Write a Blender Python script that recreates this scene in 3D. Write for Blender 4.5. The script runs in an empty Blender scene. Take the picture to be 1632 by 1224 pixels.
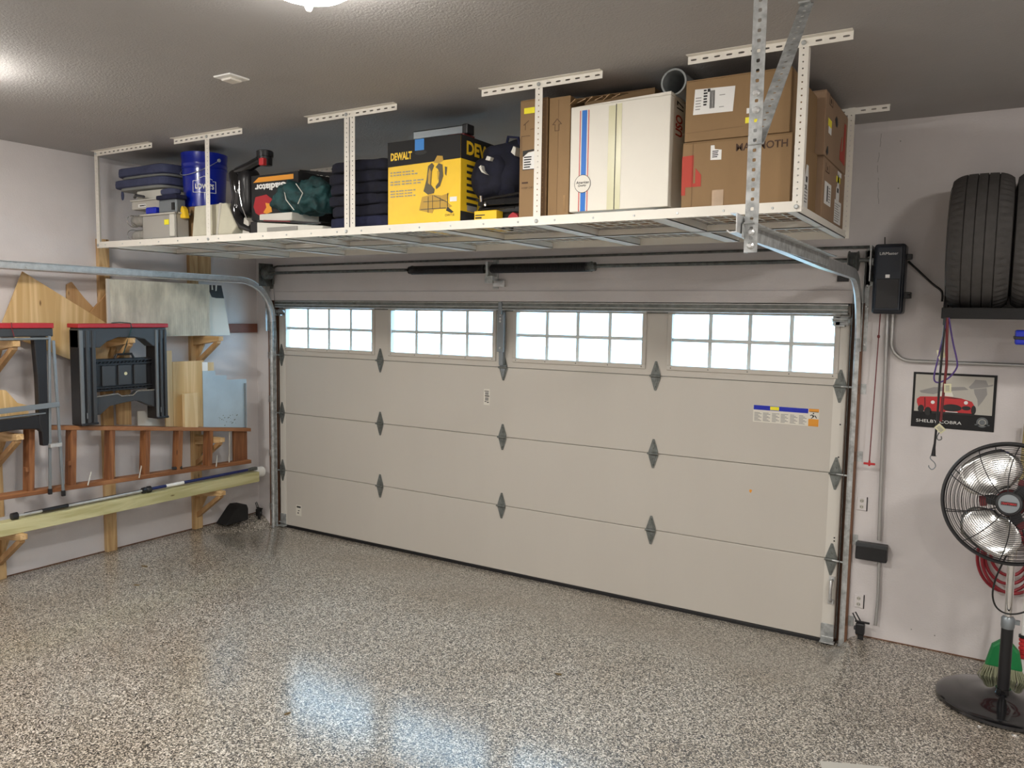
import bpy, math, random
from math import pi, sin, cos, radians
from mathutils import Vector, Matrix, noise
random.seed(7)
SC = bpy.context.scene
COL = SC.collection

# ------------------------------------------------------------------ camera, world, lights, exposure
def make_camera():
    yaw, pitch, roll = 0.54656, -0.08692, 0.01561
    f = Vector((-sin(yaw) * cos(pitch), cos(yaw) * cos(pitch), sin(pitch)))
    r0 = Vector((cos(yaw), sin(yaw), 0)); u0 = r0.cross(f)
    r = cos(roll) * r0 + sin(roll) * u0; u = -sin(roll) * r0 + cos(roll) * u0
    cd = bpy.data.cameras.new('camera'); cd.sensor_width = 36; cd.lens = 1265.92 * 36 / 1632
    cd.clip_start = .05
    co = bpy.data.objects.new('camera', cd); COL.objects.link(co)
    m = Matrix((r, u, -f)).transposed().to_4x4(); m.translation = Vector((5.6253, -5.1127, 1.8807))
    co.matrix_world = m; SC.camera = co
make_camera()
SC.view_settings.view_transform = 'Standard'; SC.view_settings.look = 'None'
SC.view_settings.gamma = 1; SC.view_settings.use_curve_mapping = False
SC.view_settings.exposure = 0.13
LAMP_STRENGTH = 84.0
LAMP_WATTS = 23.0
LAMP_COLOR = (1.0, .955, .89)
w = bpy.data.worlds.new('sky'); SC.world = w; w.use_nodes = True
w.node_tree.nodes['Background'].inputs[0].default_value = (.42, .71, 1.0, 1)
w.node_tree.nodes['Background'].inputs[1].default_value = 9.0

# ------------------------------------------------------------------ materials
MT = {}
def mat(name, col, rough=.6, metal=0., noise_amt=0., nscale=8., bump=0., bscale=60., spec=.5, coat=0., stretch=None, col2=None, trans=0., alpha=1.):
    if name in MT: return MT[name]
    m = bpy.data.materials.new(name); m.use_nodes = True; nt = m.node_tree; N = nt.nodes; L = nt.links
    b = N['Principled BSDF']; c = tuple(col) + (1,)
    b.inputs['Base Color'].default_value = c; b.inputs['Roughness'].default_value = rough; b.inputs['Metallic'].default_value = metal
    b.inputs['Specular IOR Level'].default_value = spec; b.inputs['Coat Weight'].default_value = coat
    b.inputs['Transmission Weight'].default_value = trans; b.inputs['Alpha'].default_value = alpha
    m.diffuse_color = c
    tc = N.new('ShaderNodeTexCoord'); mp = N.new('ShaderNodeMapping'); L.new(tc.outputs['Object'], mp.inputs[0])
    if stretch: mp.inputs['Scale'].default_value = stretch
    if noise_amt or col2:
        n = N.new('ShaderNodeTexNoise'); n.inputs['Scale'].default_value = nscale; n.inputs['Detail'].default_value = 5; n.inputs['Roughness'].default_value = .6
        L.new(mp.outputs[0], n.inputs['Vector'])
        r = N.new('ShaderNodeValToRGB'); L.new(n.outputs[0], r.inputs[0])
        r.color_ramp.elements[0].position = .35; r.color_ramp.elements[1].position = .65
        a = col2 if col2 else tuple(max(0, x * (1 - noise_amt)) for x in col)
        r.color_ramp.elements[0].color = tuple(a) + (1,)
        r.color_ramp.elements[1].color = tuple(min(1, x * (1 + (noise_amt * .5))) for x in col) + (1,)
        L.new(r.outputs[0], b.inputs['Base Color'])
    if bump:
        n2 = N.new('ShaderNodeTexNoise'); n2.inputs['Scale'].default_value = bscale; n2.inputs['Detail'].default_value = 3
        L.new(mp.outputs[0], n2.inputs['Vector'])
        bp = N.new('ShaderNodeBump'); bp.inputs['Strength'].default_value = bump; bp.inputs['Distance'].default_value = .004
        L.new(n2.outputs[0], bp.inputs['Height']); L.new(bp.outputs[0], b.inputs['Normal'])
    MT[name] = m; return m

def wood(name, c1, c2, axis='Y', scale=14., rough=.55):
    """long grain running along the given axis, with rings and a few knots"""
    if name in MT: return MT[name]
    m = bpy.data.materials.new(name); m.use_nodes = True; nt = m.node_tree; N = nt.nodes; L = nt.links
    b = N['Principled BSDF']; b.inputs['Roughness'].default_value = rough
    tc = N.new('ShaderNodeTexCoord'); mp = N.new('ShaderNodeMapping'); L.new(tc.outputs['Object'], mp.inputs[0])
    s = [1, 1, 1]; s['XYZ'.index(axis)] = .09; mp.inputs['Scale'].default_value = s
    n = N.new('ShaderNodeTexNoise'); n.inputs['Scale'].default_value = scale; n.inputs['Detail'].default_value = 6; n.inputs['Distortion'].default_value = 1.6
    L.new(mp.outputs[0], n.inputs['Vector'])
    mth = N.new('ShaderNodeMath'); mth.operation = 'MULTIPLY'; mth.inputs[1].default_value = 7
    L.new(n.outputs[0], mth.inputs[0]); fr = N.new('ShaderNodeMath'); fr.operation = 'PINGPONG'; fr.inputs[1].default_value = 1
    L.new(mth.outputs[0], fr.inputs[0])
    r = N.new('ShaderNodeValToRGB'); L.new(fr.outputs[0], r.inputs[0])
    r.color_ramp.elements[0].color = tuple(c1) + (1,); r.color_ramp.elements[1].color = tuple(c2) + (1,)
    r.color_ramp.elements[0].position = .15
    v = N.new('ShaderNodeTexVoronoi'); v.inputs['Scale'].default_value = 5.5; v.inputs['Randomness'].default_value = 1
    mp2 = N.new('ShaderNodeMapping'); s2 = [1.6, 1.6, 1.6]; s2['XYZ'.index(axis)] = .55; mp2.inputs['Scale'].default_value = s2
    L.new(tc.outputs['Object'], mp2.inputs[0]); L.new(mp2.outputs[0], v.inputs['Vector'])
    kr = N.new('ShaderNodeValToRGB'); kr.color_ramp.elements[0].position = .045; kr.color_ramp.elements[1].position = .085
    kr.color_ramp.elements[0].color = (.35, .28, .2, 1); kr.color_ramp.elements[1].color = (1, 1, 1, 1)
    L.new(v.outputs['Distance'], kr.inputs[0])
    mx = N.new('ShaderNodeMix'); mx.data_type = 'RGBA'; mx.blend_type = 'MULTIPLY'; mx.inputs[0].default_value = 1
    L.new(r.outputs[0], mx.inputs[6]); L.new(kr.outputs[0], mx.inputs[7]); L.new(mx.outputs[2], b.inputs['Base Color'])
    MT[name] = m; return m

def emis(name, col, s):
    m = bpy.data.materials.new(name); m.use_nodes = True
    b = m.node_tree.nodes['Principled BSDF']; b.inputs['Base Color'].default_value = tuple(col) + (1,)
    b.inputs['Emission Color'].default_value = tuple(col) + (1,); b.inputs['Emission Strength'].default_value = s
    MT[name] = m; return m

def floor_mat():
    m = bpy.data.materials.new('flake epoxy floor'); m.use_nodes = True; nt = m.node_tree; N = nt.nodes; L = nt.links
    b = N['Principled BSDF']; tc = N.new('ShaderNodeTexCoord')
    def vor(scale):
        v = N.new('ShaderNodeTexVoronoi'); v.inputs['Scale'].default_value = scale; L.new(tc.outputs['Object'], v.inputs['Vector']); return v
    v1 = vor(185); sp = N.new('ShaderNodeSeparateColor'); L.new(v1.outputs['Color'], sp.inputs[0])
    r = N.new('ShaderNodeValToRGB'); r.color_ramp.interpolation = 'CONSTANT'; e = r.color_ramp.elements
    cols = [(0, (.018, .017, .016)), (.20, (.08, .073, .065)), (.34, (.23, .21, .18)), (.58, (.42, .39, .34)), (.80, (.74, .71, .66))]
    e[0].position = 0; e[0].color = cols[0][1] + (1,); e[1].position = cols[1][0]; e[1].color = cols[1][1] + (1,)
    for p, c in cols[2:]:
        x = e.new(p); x.color = c + (1,)
    L.new(sp.outputs[0], r.inputs[0])
    n = N.new('ShaderNodeTexNoise'); n.inputs['Scale'].default_value = 1.3; n.inputs['Detail'].default_value = 4; L.new(tc.outputs['Object'], n.inputs['Vector'])
    r2 = N.new('ShaderNodeValToRGB'); r2.color_ramp.elements[0].color = (.84, .78, .70, 1); r2.color_ramp.elements[1].color = (1, .98, .94, 1)
    r2.color_ramp.elements[0].position = .35; r2.color_ramp.elements[1].position = .62
    L.new(n.outputs[0], r2.inputs[0])
    mx = N.new('ShaderNodeMix'); mx.data_type = 'RGBA'; mx.blend_type = 'MULTIPLY'; mx.inputs[0].default_value = 1
    L.new(r.outputs[0], mx.inputs[6]); L.new(r2.outputs[0], mx.inputs[7]); L.new(mx.outputs[2], b.inputs['Base Color'])
    b.inputs['Roughness'].default_value = .45; b.inputs['Specular IOR Level'].default_value = .5
    b.inputs['Coat Weight'].default_value = .9; b.inputs['Coat Roughness'].default_value = .14
    n2 = N.new('ShaderNodeTexNoise'); n2.inputs['Scale'].default_value = 90; L.new(tc.outputs['Object'], n2.inputs['Vector'])
    bp = N.new('ShaderNodeBump'); bp.inputs['Strength'].default_value = .22; bp.inputs['Distance'].default_value = .002
    L.new(n2.outputs[0], bp.inputs['Height']); L.new(bp.outputs[0], b.inputs['Normal']); L.new(bp.outputs[0], b.inputs['Coat Normal'])
    MT['floor'] = m; return m
floor_mat()
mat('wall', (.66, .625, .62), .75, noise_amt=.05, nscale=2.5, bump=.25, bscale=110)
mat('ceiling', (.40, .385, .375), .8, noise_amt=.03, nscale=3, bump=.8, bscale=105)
mat('door', (.60, .565, .51), .42, noise_amt=.03, nscale=1.2, bump=.05, bscale=200, stretch=(1, 1, .3))
mat('door white', (.72, .69, .63), .4)
mat('hinge', (.20, .215, .205), .45, .4, noise_amt=.3, nscale=25)
mat('galv', (.50, .52, .52), .42, .45, noise_amt=.35, nscale=25, bump=.05)
mat('galv dark', (.14, .15, .145), .45, .5, noise_amt=.4, nscale=30)
mat('galv bright', (.66, .67, .67), .34, .6, noise_amt=.15, nscale=20)
mat('rack white', (.80, .77, .70), .6, noise_amt=.04, nscale=6)
mat('wire', (.90, .88, .80), .5)
mat('jamb wood', (.16, .075, .04), .6, noise_amt=.3, nscale=18, stretch=(1, 1, .15))
mat('black', (.012, .012, .014), .38)
mat('black matte', (.014, .014, .015), .8, bump=.2)
mat('black gloss', (.008, .008, .009), .12, coat=.6)
mat('charcoal', (.040, .043, .047), .42)
mat('grey plastic', (.14, .155, .165), .4)
mat('navy plastic', (.012, .018, .03), .35)
mat('rubber', (.066, .062, .060), .78, noise_amt=.15, nscale=30, bump=.15, bscale=150)
mat('red', (.55, .03, .035), .45)
mat('hose red', (.27, .015, .025), .45)
mat('red dark', (.15, .015, .018), .5)
mat('saw grey', (.11, .09, .05), .6)
mat('red paint', (.40, .02, .028), .4)
mat('yellow', (.90, .58, .02), .5, noise_amt=.06, nscale=5)
mat('yellow tag', (.95, .85, .03), .5)
mat('card', (.275, .17, .078), .75, noise_amt=.10, nscale=4, bump=.1, bscale=180, stretch=(1, 1, .4))
mat('card side', (.32, .21, .13), .75, noise_amt=.08, nscale=4)
mat('card dark', (.20, .12, .06), .8, noise_amt=.1, nscale=5)
mat('white card', (.78, .75, .67), .55, noise_amt=.03, nscale=3)
mat('tape', (.66, .64, .42), .25, coat=.4)
mat('brown tape', (.40, .25, .12), .25, coat=.5, noise_amt=.2)
mat('white', (.85, .85, .83), .5)
mat('paper', (.82, .82, .80), .6)
mat('ink', (.02, .02, .02), .6)
mat('ink grey', (.30, .29, .28), .6)
mat('ink brown', (.07, .035, .02), .7)
mat('ink red', (.45, .05, .03), .7)
mat('blue', (.0, .15, .58), .4)
mat('blue tape', (.03, .22, .62), .5)
mat('bucket blue', (.0, .012, .30), .28, coat=.3)
mat('print blue', (.005, .02, .45), .4)
mat('orange', (.80, .33, .03), .5)
mat('navy cloth', (.005, .006, .018), .9, noise_amt=.4, nscale=20, bump=.5, bscale=35)
mat('navy cloth light', (.010, .013, .045), .9, noise_amt=.3, nscale=20, bump=.4, bscale=35)
mat('cushion', (.055, .065, .13), .85, noise_amt=.2, nscale=12, bump=.3, bscale=60)
mat('cushion grey', (.24, .25, .24), .85)
mat('teal cloth', (.010, .055, .058), .75, noise_amt=.55, nscale=16, bump=1.0, bscale=16)
mat('foam', (.55, .53, .42), .8, bump=.3, bscale=60, noise_amt=.08)
mat('clear plastic', (.75, .73, .68), .25, trans=.55, alpha=.85)
mat('plastic film', (.55, .53, .48), .2, trans=.4, noise_amt=.3, nscale=20, bump=.6, bscale=25, alpha=.8)
mat('grey box', (.50, .48, .43), .6)
mat('chrome', (.8, .8, .8), .12, 1)
mat('alu', (.72, .72, .70), .22, .95)
mat('steel grey', (.26, .29, .31), .38, .55)
mat('blue sheet', (.48, .61, .70), .30, .25, noise_amt=.08, nscale=4)
mat('pegboard', (.56, .54, .45), .7, noise_amt=.28, nscale=11, bump=.15, bscale=90, stretch=(1, 1, .35))
mat('off white', (.62, .61, .55), .55)
mat('pvc', (.80, .80, .78), .35)
mat('pvc grey', (.27, .29, .29), .45, noise_amt=.15, nscale=10)
mat('pole blue', (.008, .014, .10), .35)
mat('gold print', (.50, .30, .03), .5)
mat('purple', (.08, .04, .20), .6)
mat('green', (.01, .20, .055), .5)
mat('bristle', (.30, .31, .20), .9, bump=1.0, bscale=120, stretch=(1, 1, .1))
mat('tan pole', (.33, .27, .12), .5)
mat('dark brown', (.17, .055, .03), .6, noise_amt=.2, nscale=10)
mat('conduit', (.50, .50, .49), .35, .7)
mat('outdoor concrete', (.55, .53, .50), .9)
mat('leaf', (.16, .11, .05), .9)
mat('shrub', (.35, .5, .3), .9)
mat('cord black', (.01, .01, .01), .5)
mat('yellow grip', (.80, .55, .03), .5)
wood('pine', (.46, .28, .12), (.64, .44, .22), 'Z', 9)
wood('pine arm', (.50, .31, .13), (.70, .48, .25), 'X', 12)
wood('pine light', (.60, .43, .22), (.70, .54, .31), 'Z', 7)
wood('plywood', (.55, .36, .15), (.72, .52, .27), 'Z', 5)
wood('plywood dark', (.40, .22, .09), (.50, .31, .14), 'Z', 6)
wood('treated', (.44, .41, .20), (.58, .55, .31), 'Y', 8)
wood('ladder', (.20, .075, .025), (.34, .15, .06), 'Y', 10)
wood('rung', (.17, .06, .02), (.30, .125, .045), 'Z', 10)
def translucent(name, col):
    m = bpy.data.materials.new(name); m.use_nodes = True; nt = m.node_tree; N = nt.nodes; L = nt.links
    tl = N.new('ShaderNodeBsdfTranslucent'); tl.inputs[0].default_value = tuple(col) + (1,); mx = N.new('ShaderNodeMixShader'); mx.inputs[0].default_value = .12
    b = N['Principled BSDF']; b.inputs['Base Color'].default_value = tuple(col) + (1,)
    L.new(b.outputs[0], mx.inputs[1]); L.new(tl.outputs[0], mx.inputs[2]); L.new(mx.outputs[0], N['Material Output'].inputs[0]); MT[name] = m
translucent('muntin', (.80, .80, .76))
def glass_mat():
    m = bpy.data.materials.new('glass'); m.use_nodes = True; nt = m.node_tree; N = nt.nodes; L = nt.links
    N.remove(N['Principled BSDF']); t = N.new('ShaderNodeBsdfTransparent'); g = N.new('ShaderNodeBsdfGlossy'); g.inputs['Roughness'].default_value = .02
    lw = N.new('ShaderNodeLayerWeight'); pw = N.new('ShaderNodeMath'); pw.operation = 'POWER'; pw.inputs[1].default_value = 5; L.new(lw.outputs['Facing'], pw.inputs[0])
    f = N.new('ShaderNodeMath'); f.operation = 'MULTIPLY_ADD'; f.inputs[1].default_value = .95; f.inputs[2].default_value = .04; L.new(pw.outputs[0], f.inputs[0])
    mx = N.new('ShaderNodeMixShader'); L.new(f.outputs[0], mx.inputs[0]); L.new(t.outputs[0], mx.inputs[1]); L.new(g.outputs[0], mx.inputs[2])
    t.inputs[0].default_value = (.93, .96, .96, 1); L.new(mx.outputs[0], N['Material Output'].inputs[0]); MT['glass'] = m
glass_mat()
emis('lamp', LAMP_COLOR, LAMP_STRENGTH)

# ------------------------------------------------------------------ mesh builder
def curve(pts, k=6, closed=False):
    """Catmull-Rom points through the given ones"""
    P = [Vector(p) for p in pts]; n = len(P); out = []
    for i in range(n if closed else n - 1):
        g = lambda j: P[j % n] if closed else P[max(0, min(n - 1, j))]
        a, b, c, d = g(i - 1), g(i), g(i + 1), g(i + 2)
        for q in range(k):
            t = q / k; out.append(.5 * ((2 * b) + (c - a) * t + (2 * a - 5 * b + 4 * c - d) * t * t + (3 * b - a - 3 * c + d) * t ** 3))
    if not closed: out.append(P[-1])
    return out
class MB:
    def __init__(s): s.v = []; s.f = []
    def add(s, vs, fs):
        k = len(s.v); s.v += [tuple(p) for p in vs]; s.f += [tuple(i + k for i in f) for f in fs]; return s
    def box(s, x0, x1, y0, y1, z0, z1):
        vs = [(x, y, z) for x in (x0, x1) for y in (y0, y1) for z in (z0, z1)]
        return s.add(vs, [(0, 1, 3, 2), (4, 6, 7, 5), (0, 4, 5, 1), (2, 3, 7, 6), (0, 2, 6, 4), (1, 5, 7, 3)])
    def obox(s, c, u, v, w_):
        c, u, v, w_ = map(Vector, (c, u, v, w_))
        vs = [c + a * u + b * v + d * w_ for a in (-1, 1) for b in (-1, 1) for d in (-1, 1)]
        return s.add(vs, [(0, 1, 3, 2), (4, 6, 7, 5), (0, 4, 5, 1), (2, 3, 7, 6), (0, 2, 6, 4), (1, 5, 7, 3)])
    def beam(s, a, b, wd, th, side=(0, 0, 1)):
        """rectangular bar from a to b; th is measured along 'side', wd across it"""
        a, b = Vector(a), Vector(b); t = (b - a).normalized(); sd = Vector(side); sd = (sd - t * sd.dot(t)).normalized(); o = t.cross(sd)
        return s.obox((a + b) / 2, (b - a) / 2, sd * th / 2, o * wd / 2)
    def prism(s, poly, o, u, v, n, th):
        """polygon (a, b) in the plane o + a u + b v, thickened by th along n (centre-out from 0 to th)"""
        o, u, v, n = map(Vector, (o, u, v, n)); k = len(poly)
        a = [o + p[0] * u + p[1] * v for p in poly]; b = [p + n * th for p in a]
        return s.add(a + b, [tuple(range(k - 1, -1, -1)), tuple(range(k, 2 * k))] + [(i, (i + 1) % k, k + (i + 1) % k, k + i) for i in range(k)])
    def tube(s, pts, r, n=10, closed=False, caps=True):
        pts = [Vector(p) for p in pts]; rings = []; up = None; m = len(pts)
        for i, p in enumerate(pts):
            if closed: t = pts[(i + 1) % m] - pts[i - 1]
            else: t = pts[min(i + 1, m - 1)] - pts[max(i - 1, 0)]
            t.normalize()
            if up is None: up = Vector((0, 0, 1)) if abs(t.z) < .9 else Vector((1, 0, 0))
            a = (up - t * up.dot(t)).normalized(); b = t.cross(a); up = a
            rr = r[i] if isinstance(r, (list, tuple)) else r
            rings.append([p + (a * cos(2 * pi * j / n) + b * sin(2 * pi * j / n)) * rr for j in range(n)])
        vs = [q for g in rings for q in g]; fs = []
        for i in range(m if closed else m - 1):
            i2 = (i + 1) % m
            for j in range(n):
                fs.append((i * n + j, i * n + (j + 1) % n, i2 * n + (j + 1) % n, i2 * n + j))
        if not closed and caps: fs += [tuple(range(n - 1, -1, -1)), tuple((m - 1) * n + j for j in range(n))]
        return s.add(vs, fs)
    def lathe(s, o, axis, prof, n=32, closed=False):
        o, ax = Vector(o), Vector(axis).normalized(); t = Vector((0, 0, 1)) if abs(ax.z) < .9 else Vector((1, 0, 0))
        a = (t - ax * t.dot(ax)).normalized(); b = ax.cross(a); vs = []; fs = []; m = len(prof)
        for r, h in prof:
            for j in range(n): vs.append(o + ax * h + (a * cos(2 * pi * j / n) + b * sin(2 * pi * j / n)) * max(r, .0001))
        for i in range(m if closed else m - 1):
            i2 = (i + 1) % m
            for j in range(n): fs.append((i * n + j, i * n + (j + 1) % n, i2 * n + (j + 1) % n, i2 * n + j))
        if not closed: fs += [tuple(range(n - 1, -1, -1)), tuple((m - 1) * n + j for j in range(n))]
        return s.add(vs, fs)
    def perf(s, o, u, v, n, L, W, T, cells, hl, hw):
        """strip of length L along u and width W along v (centred), thickness T along n, with a row of real oval holes"""
        o, u, v, n = map(Vector, (o, u, v, n)); P = L / cells; vs = []; fs = []
        for c in range(cells):
            k = len(vs); cx = (c + .5) * P
            for d in (0, T):
                out = [(P / 2, 0), (P / 2, W / 2), (0, W / 2), (-P / 2, W / 2), (-P / 2, 0), (-P / 2, -W / 2), (0, -W / 2), (P / 2, -W / 2)]
                inn = [(hl / 2 * max(-1, min(1, 1.2 * cos(i * pi / 4))), hw / 2 * max(-1, min(1, 1.2 * sin(i * pi / 4)))) for i in range(8)]
                for q in out + inn: vs.append(o + u * (cx + q[0]) + v * q[1] + n * d)
            for i in range(8):
                j = (i + 1) % 8
                fs.append((k + i, k + j, k + 8 + j, k + 8 + i)); fs.append((k + 16 + j, k + 16 + i, k + 24 + i, k + 24 + j))
                fs.append((k + 8 + i, k + 8 + j, k + 24 + j, k + 24 + i))
            for i in (1, 2, 5, 6): fs.append((k + i, k + 16 + i, k + 16 + i + 1, k + i + 1))
            if c == 0: fs += [(k + 3, k + 19, k + 20, k + 4), (k + 4, k + 20, k + 21, k + 5)]
            if c == cells - 1: fs += [(k + 7, k + 23, k + 16, k + 0), (k + 0, k + 16, k + 17, k + 1)]
        return s.add(vs, fs)
    def blob(s, c, r, e=.35, nu=28, nv=14, amp=0., freq=4., seed=0):
        """soft squarish cushion shape with a wrinkled surface"""
        sg = lambda x, p: math.copysign(abs(x) ** p, x); vs = []; fs = []
        for i in range(nv + 1):
            ph = -pi / 2 + pi * i / nv
            for j in range(nu):
                th = 2 * pi * j / nu
                p = Vector((sg(cos(ph), e) * sg(cos(th), e), sg(cos(ph), e) * sg(sin(th), e), sg(sin(ph), e)))
                q = Vector((c[0] + p.x * r[0], c[1] + p.y * r[1], c[2] + p.z * r[2]))
                if amp:
                    d = noise.noise(q * freq + Vector((seed, seed * 2.3, 0))) + .5 * noise.noise(q * freq * 2.3 + Vector((seed, 0, 1)))
                    q += Vector((p.x, p.y, p.z)).normalized() * d * amp
                vs.append(q)
        for i in range(nv):
            for j in range(nu): fs.append((i * nu + j, i * nu + (j + 1) % nu, (i + 1) * nu + (j + 1) % nu, (i + 1) * nu + j))
        return s.add(vs, fs)
    def sweep(s, path, prof, x0, sx=1):
        """profile (a along x, b along the path's normal) swept along a path of (y, z)"""
        rings = []; m = len(path)
        for i, (y, z) in enumerate(path):
            a = path[max(i - 1, 0)]; b = path[min(i + 1, m - 1)]; t = Vector((b[0] - a[0], b[1] - a[1])).normalized(); nn = Vector((-t.y, t.x))
            rings.append([(x0 + sx * q[0], y + nn.x * q[1], z + nn.y * q[1]) for q in prof])
        n = len(prof); fs = []
        for i in range(m - 1):
            for j in range(n): fs.append((i * n + j, i * n + (j + 1) % n, (i + 1) * n + (j + 1) % n, (i + 1) * n + j))
        fs += [tuple(range(n)), tuple((m - 1) * n + j for j in range(n))]
        return s.add([q for g in rings for q in g], fs)
    def build(s, name, m, parent=None, bevel=0., smooth=False, seg=2):
        me = bpy.data.meshes.new(name); me.from_pydata(s.v, [], s.f); me.update()
        me.materials.append(MT[m] if isinstance(m, str) else m)
        if smooth:
            for p in me.polygons: p.use_smooth = True
        o = bpy.data.objects.new(name, me); COL.objects.link(o)
        import bmesh
        b = bmesh.new(); b.from_mesh(me); bmesh.ops.recalc_face_normals(b, faces=b.faces); b.to_mesh(me); b.free()
        if smooth: me.set_sharp_from_angle(angle=radians(40))
        if bevel:
            md = o.modifiers.new('edge', 'BEVEL'); md.width = bevel; md.segments = seg; md.limit_method = 'ANGLE'; md.angle_limit = radians(50)
        if parent: attach(o, parent)
        return o

def world_loc(o):
    l = Vector(o.location)
    return l
def attach(o, parent):
    o.parent = parent
    base = Vector((0, 0, 0)); p = parent
    if p.type == 'EMPTY': base = Vector(p.location)
    o.matrix_parent_inverse = Matrix.Translation(-base)
def thing(name, label, cat, loc, group=None):
    o = bpy.data.objects.new(name, None); o.location = loc; o.empty_display_size = .1; COL.objects.link(o)
    o['label'] = label; o['category'] = cat
    if group: o['group'] = group
    return o
def tag(o, label, cat, group=None, kind=None):
    o['label'] = label; o['category'] = cat
    if group: o['group'] = group
    if kind: o['kind'] = kind
    return o
def copy_tree(o, delta, label=None):
    c = o.copy(); COL.objects.link(c); c.location = Vector(o.location) + Vector(delta)
    if label: c['label'] = label
    for ch in list(o.children):
        d = ch.copy(); COL.objects.link(d); d.parent = c
        for g in list(ch.children):
            e = g.copy(); COL.objects.link(e); e.parent = d
    return c
def structure(o): o['kind'] = 'structure'; return o

_txt = {}
def text(name, s, m, parent, o, u, v, wd, ht, n=(0, -1, 0), lift=.0012, shear=0., bold=0.):
    """letters as a thin raised mesh fitted into a wd x ht rectangle starting at o"""
    cu = bpy.data.curves.new('t', 'FONT'); cu.body = s; cu.shear = shear; cu.offset = bold; cu.resolution_u = 3
    ob = bpy.data.objects.new('t', cu); COL.objects.link(ob); dg = bpy.context.evaluated_depsgraph_get(); dg.update()
    me = bpy.data.meshes.new_from_object(ob.evaluated_get(dg)); bpy.data.objects.remove(ob); bpy.data.curves.remove(cu)
    xs = [q.co.x for q in me.vertices]; ys = [q.co.y for q in me.vertices]
    x0, x1, y0, y1 = min(xs), max(xs), min(ys), max(ys)
    o, u, v, n = map(Vector, (o, u, v, n))
    for q in me.vertices: q.co = o + u * (wd * (q.co.x - x0) / (x1 - x0)) + v * (ht * (q.co.y - y0) / (y1 - y0)) + n * lift
    me.name = name; me.materials.clear(); me.materials.append(MT[m])
    r = bpy.data.objects.new(name, me); COL.objects.link(r)
    if parent: attach(r, parent)
    return r
def decal(name, m, parent, o, u, v, polys, n=(0, -1, 0), lift=.0008, th=.0006):
    b = MB(); o = Vector(o) + Vector(n) * lift
    if 1 < len(polys) <= 3 and not name.endswith('lines'):
        for p in polys: r_ = MB().prism(p, o, u, v, n, th).build(name, m, parent)
        return r_
    for p in polys: b.prism(p, o, u, v, n, th)
    return b.build(name, m, parent)
def rect(a0, b0, a1, b1): return [(a0, b0), (a1, b0), (a1, b1), (a0, b1)]
def disc(cx, cy, r, n=24, ry=None): return [(cx + r * cos(2 * pi * i / n), cy + (ry or r) * sin(2 * pi * i / n)) for i in range(n)]
X, Y, Z = Vector((1, 0, 0)), Vector((0, 1, 0)), Vector((0, 0, 1))

# ------------------------------------------------------------------ room shell
XL, YW, ZC = -.193, -.08, 3.005
XR, YB = 8.6, -7.6
ZB = -.12                                                     # the slab falls towards the big door
def sm(a, b, x): t = max(0, min(1, (x - a) / (b - a))); return t * t * (3 - 2 * t)
def floor_z(x, y): return ZB * sm(-1.15, -.06, y) * sm(XL, .03, x) * (1 - sm(4.86, 5.02, x))
xs = [XL - .15, XL, -.12, -.05, 0, .03, .3, .8, 1.5, 2.2, 3, 3.8, 4.4, 4.7, 4.8, 4.86, 4.9, 4.94, 4.98, 5.02, 5.3, 6, 7, XR, XR + .15]
ys = [YB - .15, YB, -6, -4.5, -3, -2, -1.5, -1.2, -1.0, -.9, -.8, -.7, -.6, -.5, -.4, -.3, -.2, -.14, -.08, .0, .06, .14]
fb = MB(); k = len(ys)
fb.add([(x, y, floor_z(x, y)) for x in xs for y in ys], [(i * k + j, (i + 1) * k + j, (i + 1) * k + j + 1, i * k + j + 1) for i in range(len(xs) - 1) for j in range(k - 1)])
structure(fb.build('floor', 'floor', smooth=True))
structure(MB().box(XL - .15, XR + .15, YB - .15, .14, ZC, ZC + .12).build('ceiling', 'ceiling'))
structure(MB().box(XL - .15, XL, YB - .15, .14, -.3, ZC).build('wall_left', 'wall'))
structure(MB().box(XR, XR + .15, YB - .15, .14, -.3, ZC).build('wall_right', 'wall'))
structure(MB().box(XL, XR, YB - .15, YB, -.3, ZC).build('wall_back', 'wall'))
OX0, OX1, OZ = -.03, 4.955, 2.0
wf = MB().box(XL, OX0, YW, .14, -.3, ZC).box(OX1, XR, YW, .14, -.3, ZC).box(OX0, OX1, YW, .14, OZ, ZC)
structure(wf.build('wall_front', 'wall'))
structure(MB().box(OX0, OX1, YW - .012, .10, OZ - .022, OZ + .055).build('trim_1', 'wall', bevel=.003))
structure(MB().box(4.86, OX1, .05, .075, ZB, OZ).box(OX1 - .03, OX1 + .004, YW - .02, .12, ZB, OZ - .02).build('trim_2', 'jamb wood', bevel=.002))
structure(MB().box(OX0, .025, .05, .075, ZB, OZ).box(OX0 - .004, OX0 + .02, YW - .01, .12, ZB, OZ - .02).build('trim_3', 'jamb wood', bevel=.002))
structure(MB().box(XL, XL + .004, YB, YW, 0, .007).build('dark_gap_line_1', 'jamb wood')); structure(MB().box(OX1 + .05, XR, YW - .004, YW, 0, .006).build('dark_gap_line_2', 'jamb wood'))  # dark strips paint in the gap's dark line where walls meet floor
ck = MB(); rr = random.Random(11); px_, pz_ = 4.995, 2.96
while pz_ > 2.56:
    nx_, nz_ = px_ + rr.uniform(-.004, .005), pz_ - rr.uniform(.008, .03)
    if rr.random() < .75: ck.beam((px_, YW - .0006, pz_), (nx_, YW - .0006, nz_), .0022, .0012, (0, 1, 0))
    px_, pz_ = nx_, nz_
for x_, z_ in ((5.097, 2.888), (5.10, 2.627), (5.30, .10), (5.42, .09)): ck.lathe((x_, YW, z_), (0, -1, 0), [(.004, 0), (.003, .001)], 8)
ck.build('drywall_crack', 'ink grey', bpy.data.objects['wall_front'])
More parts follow.
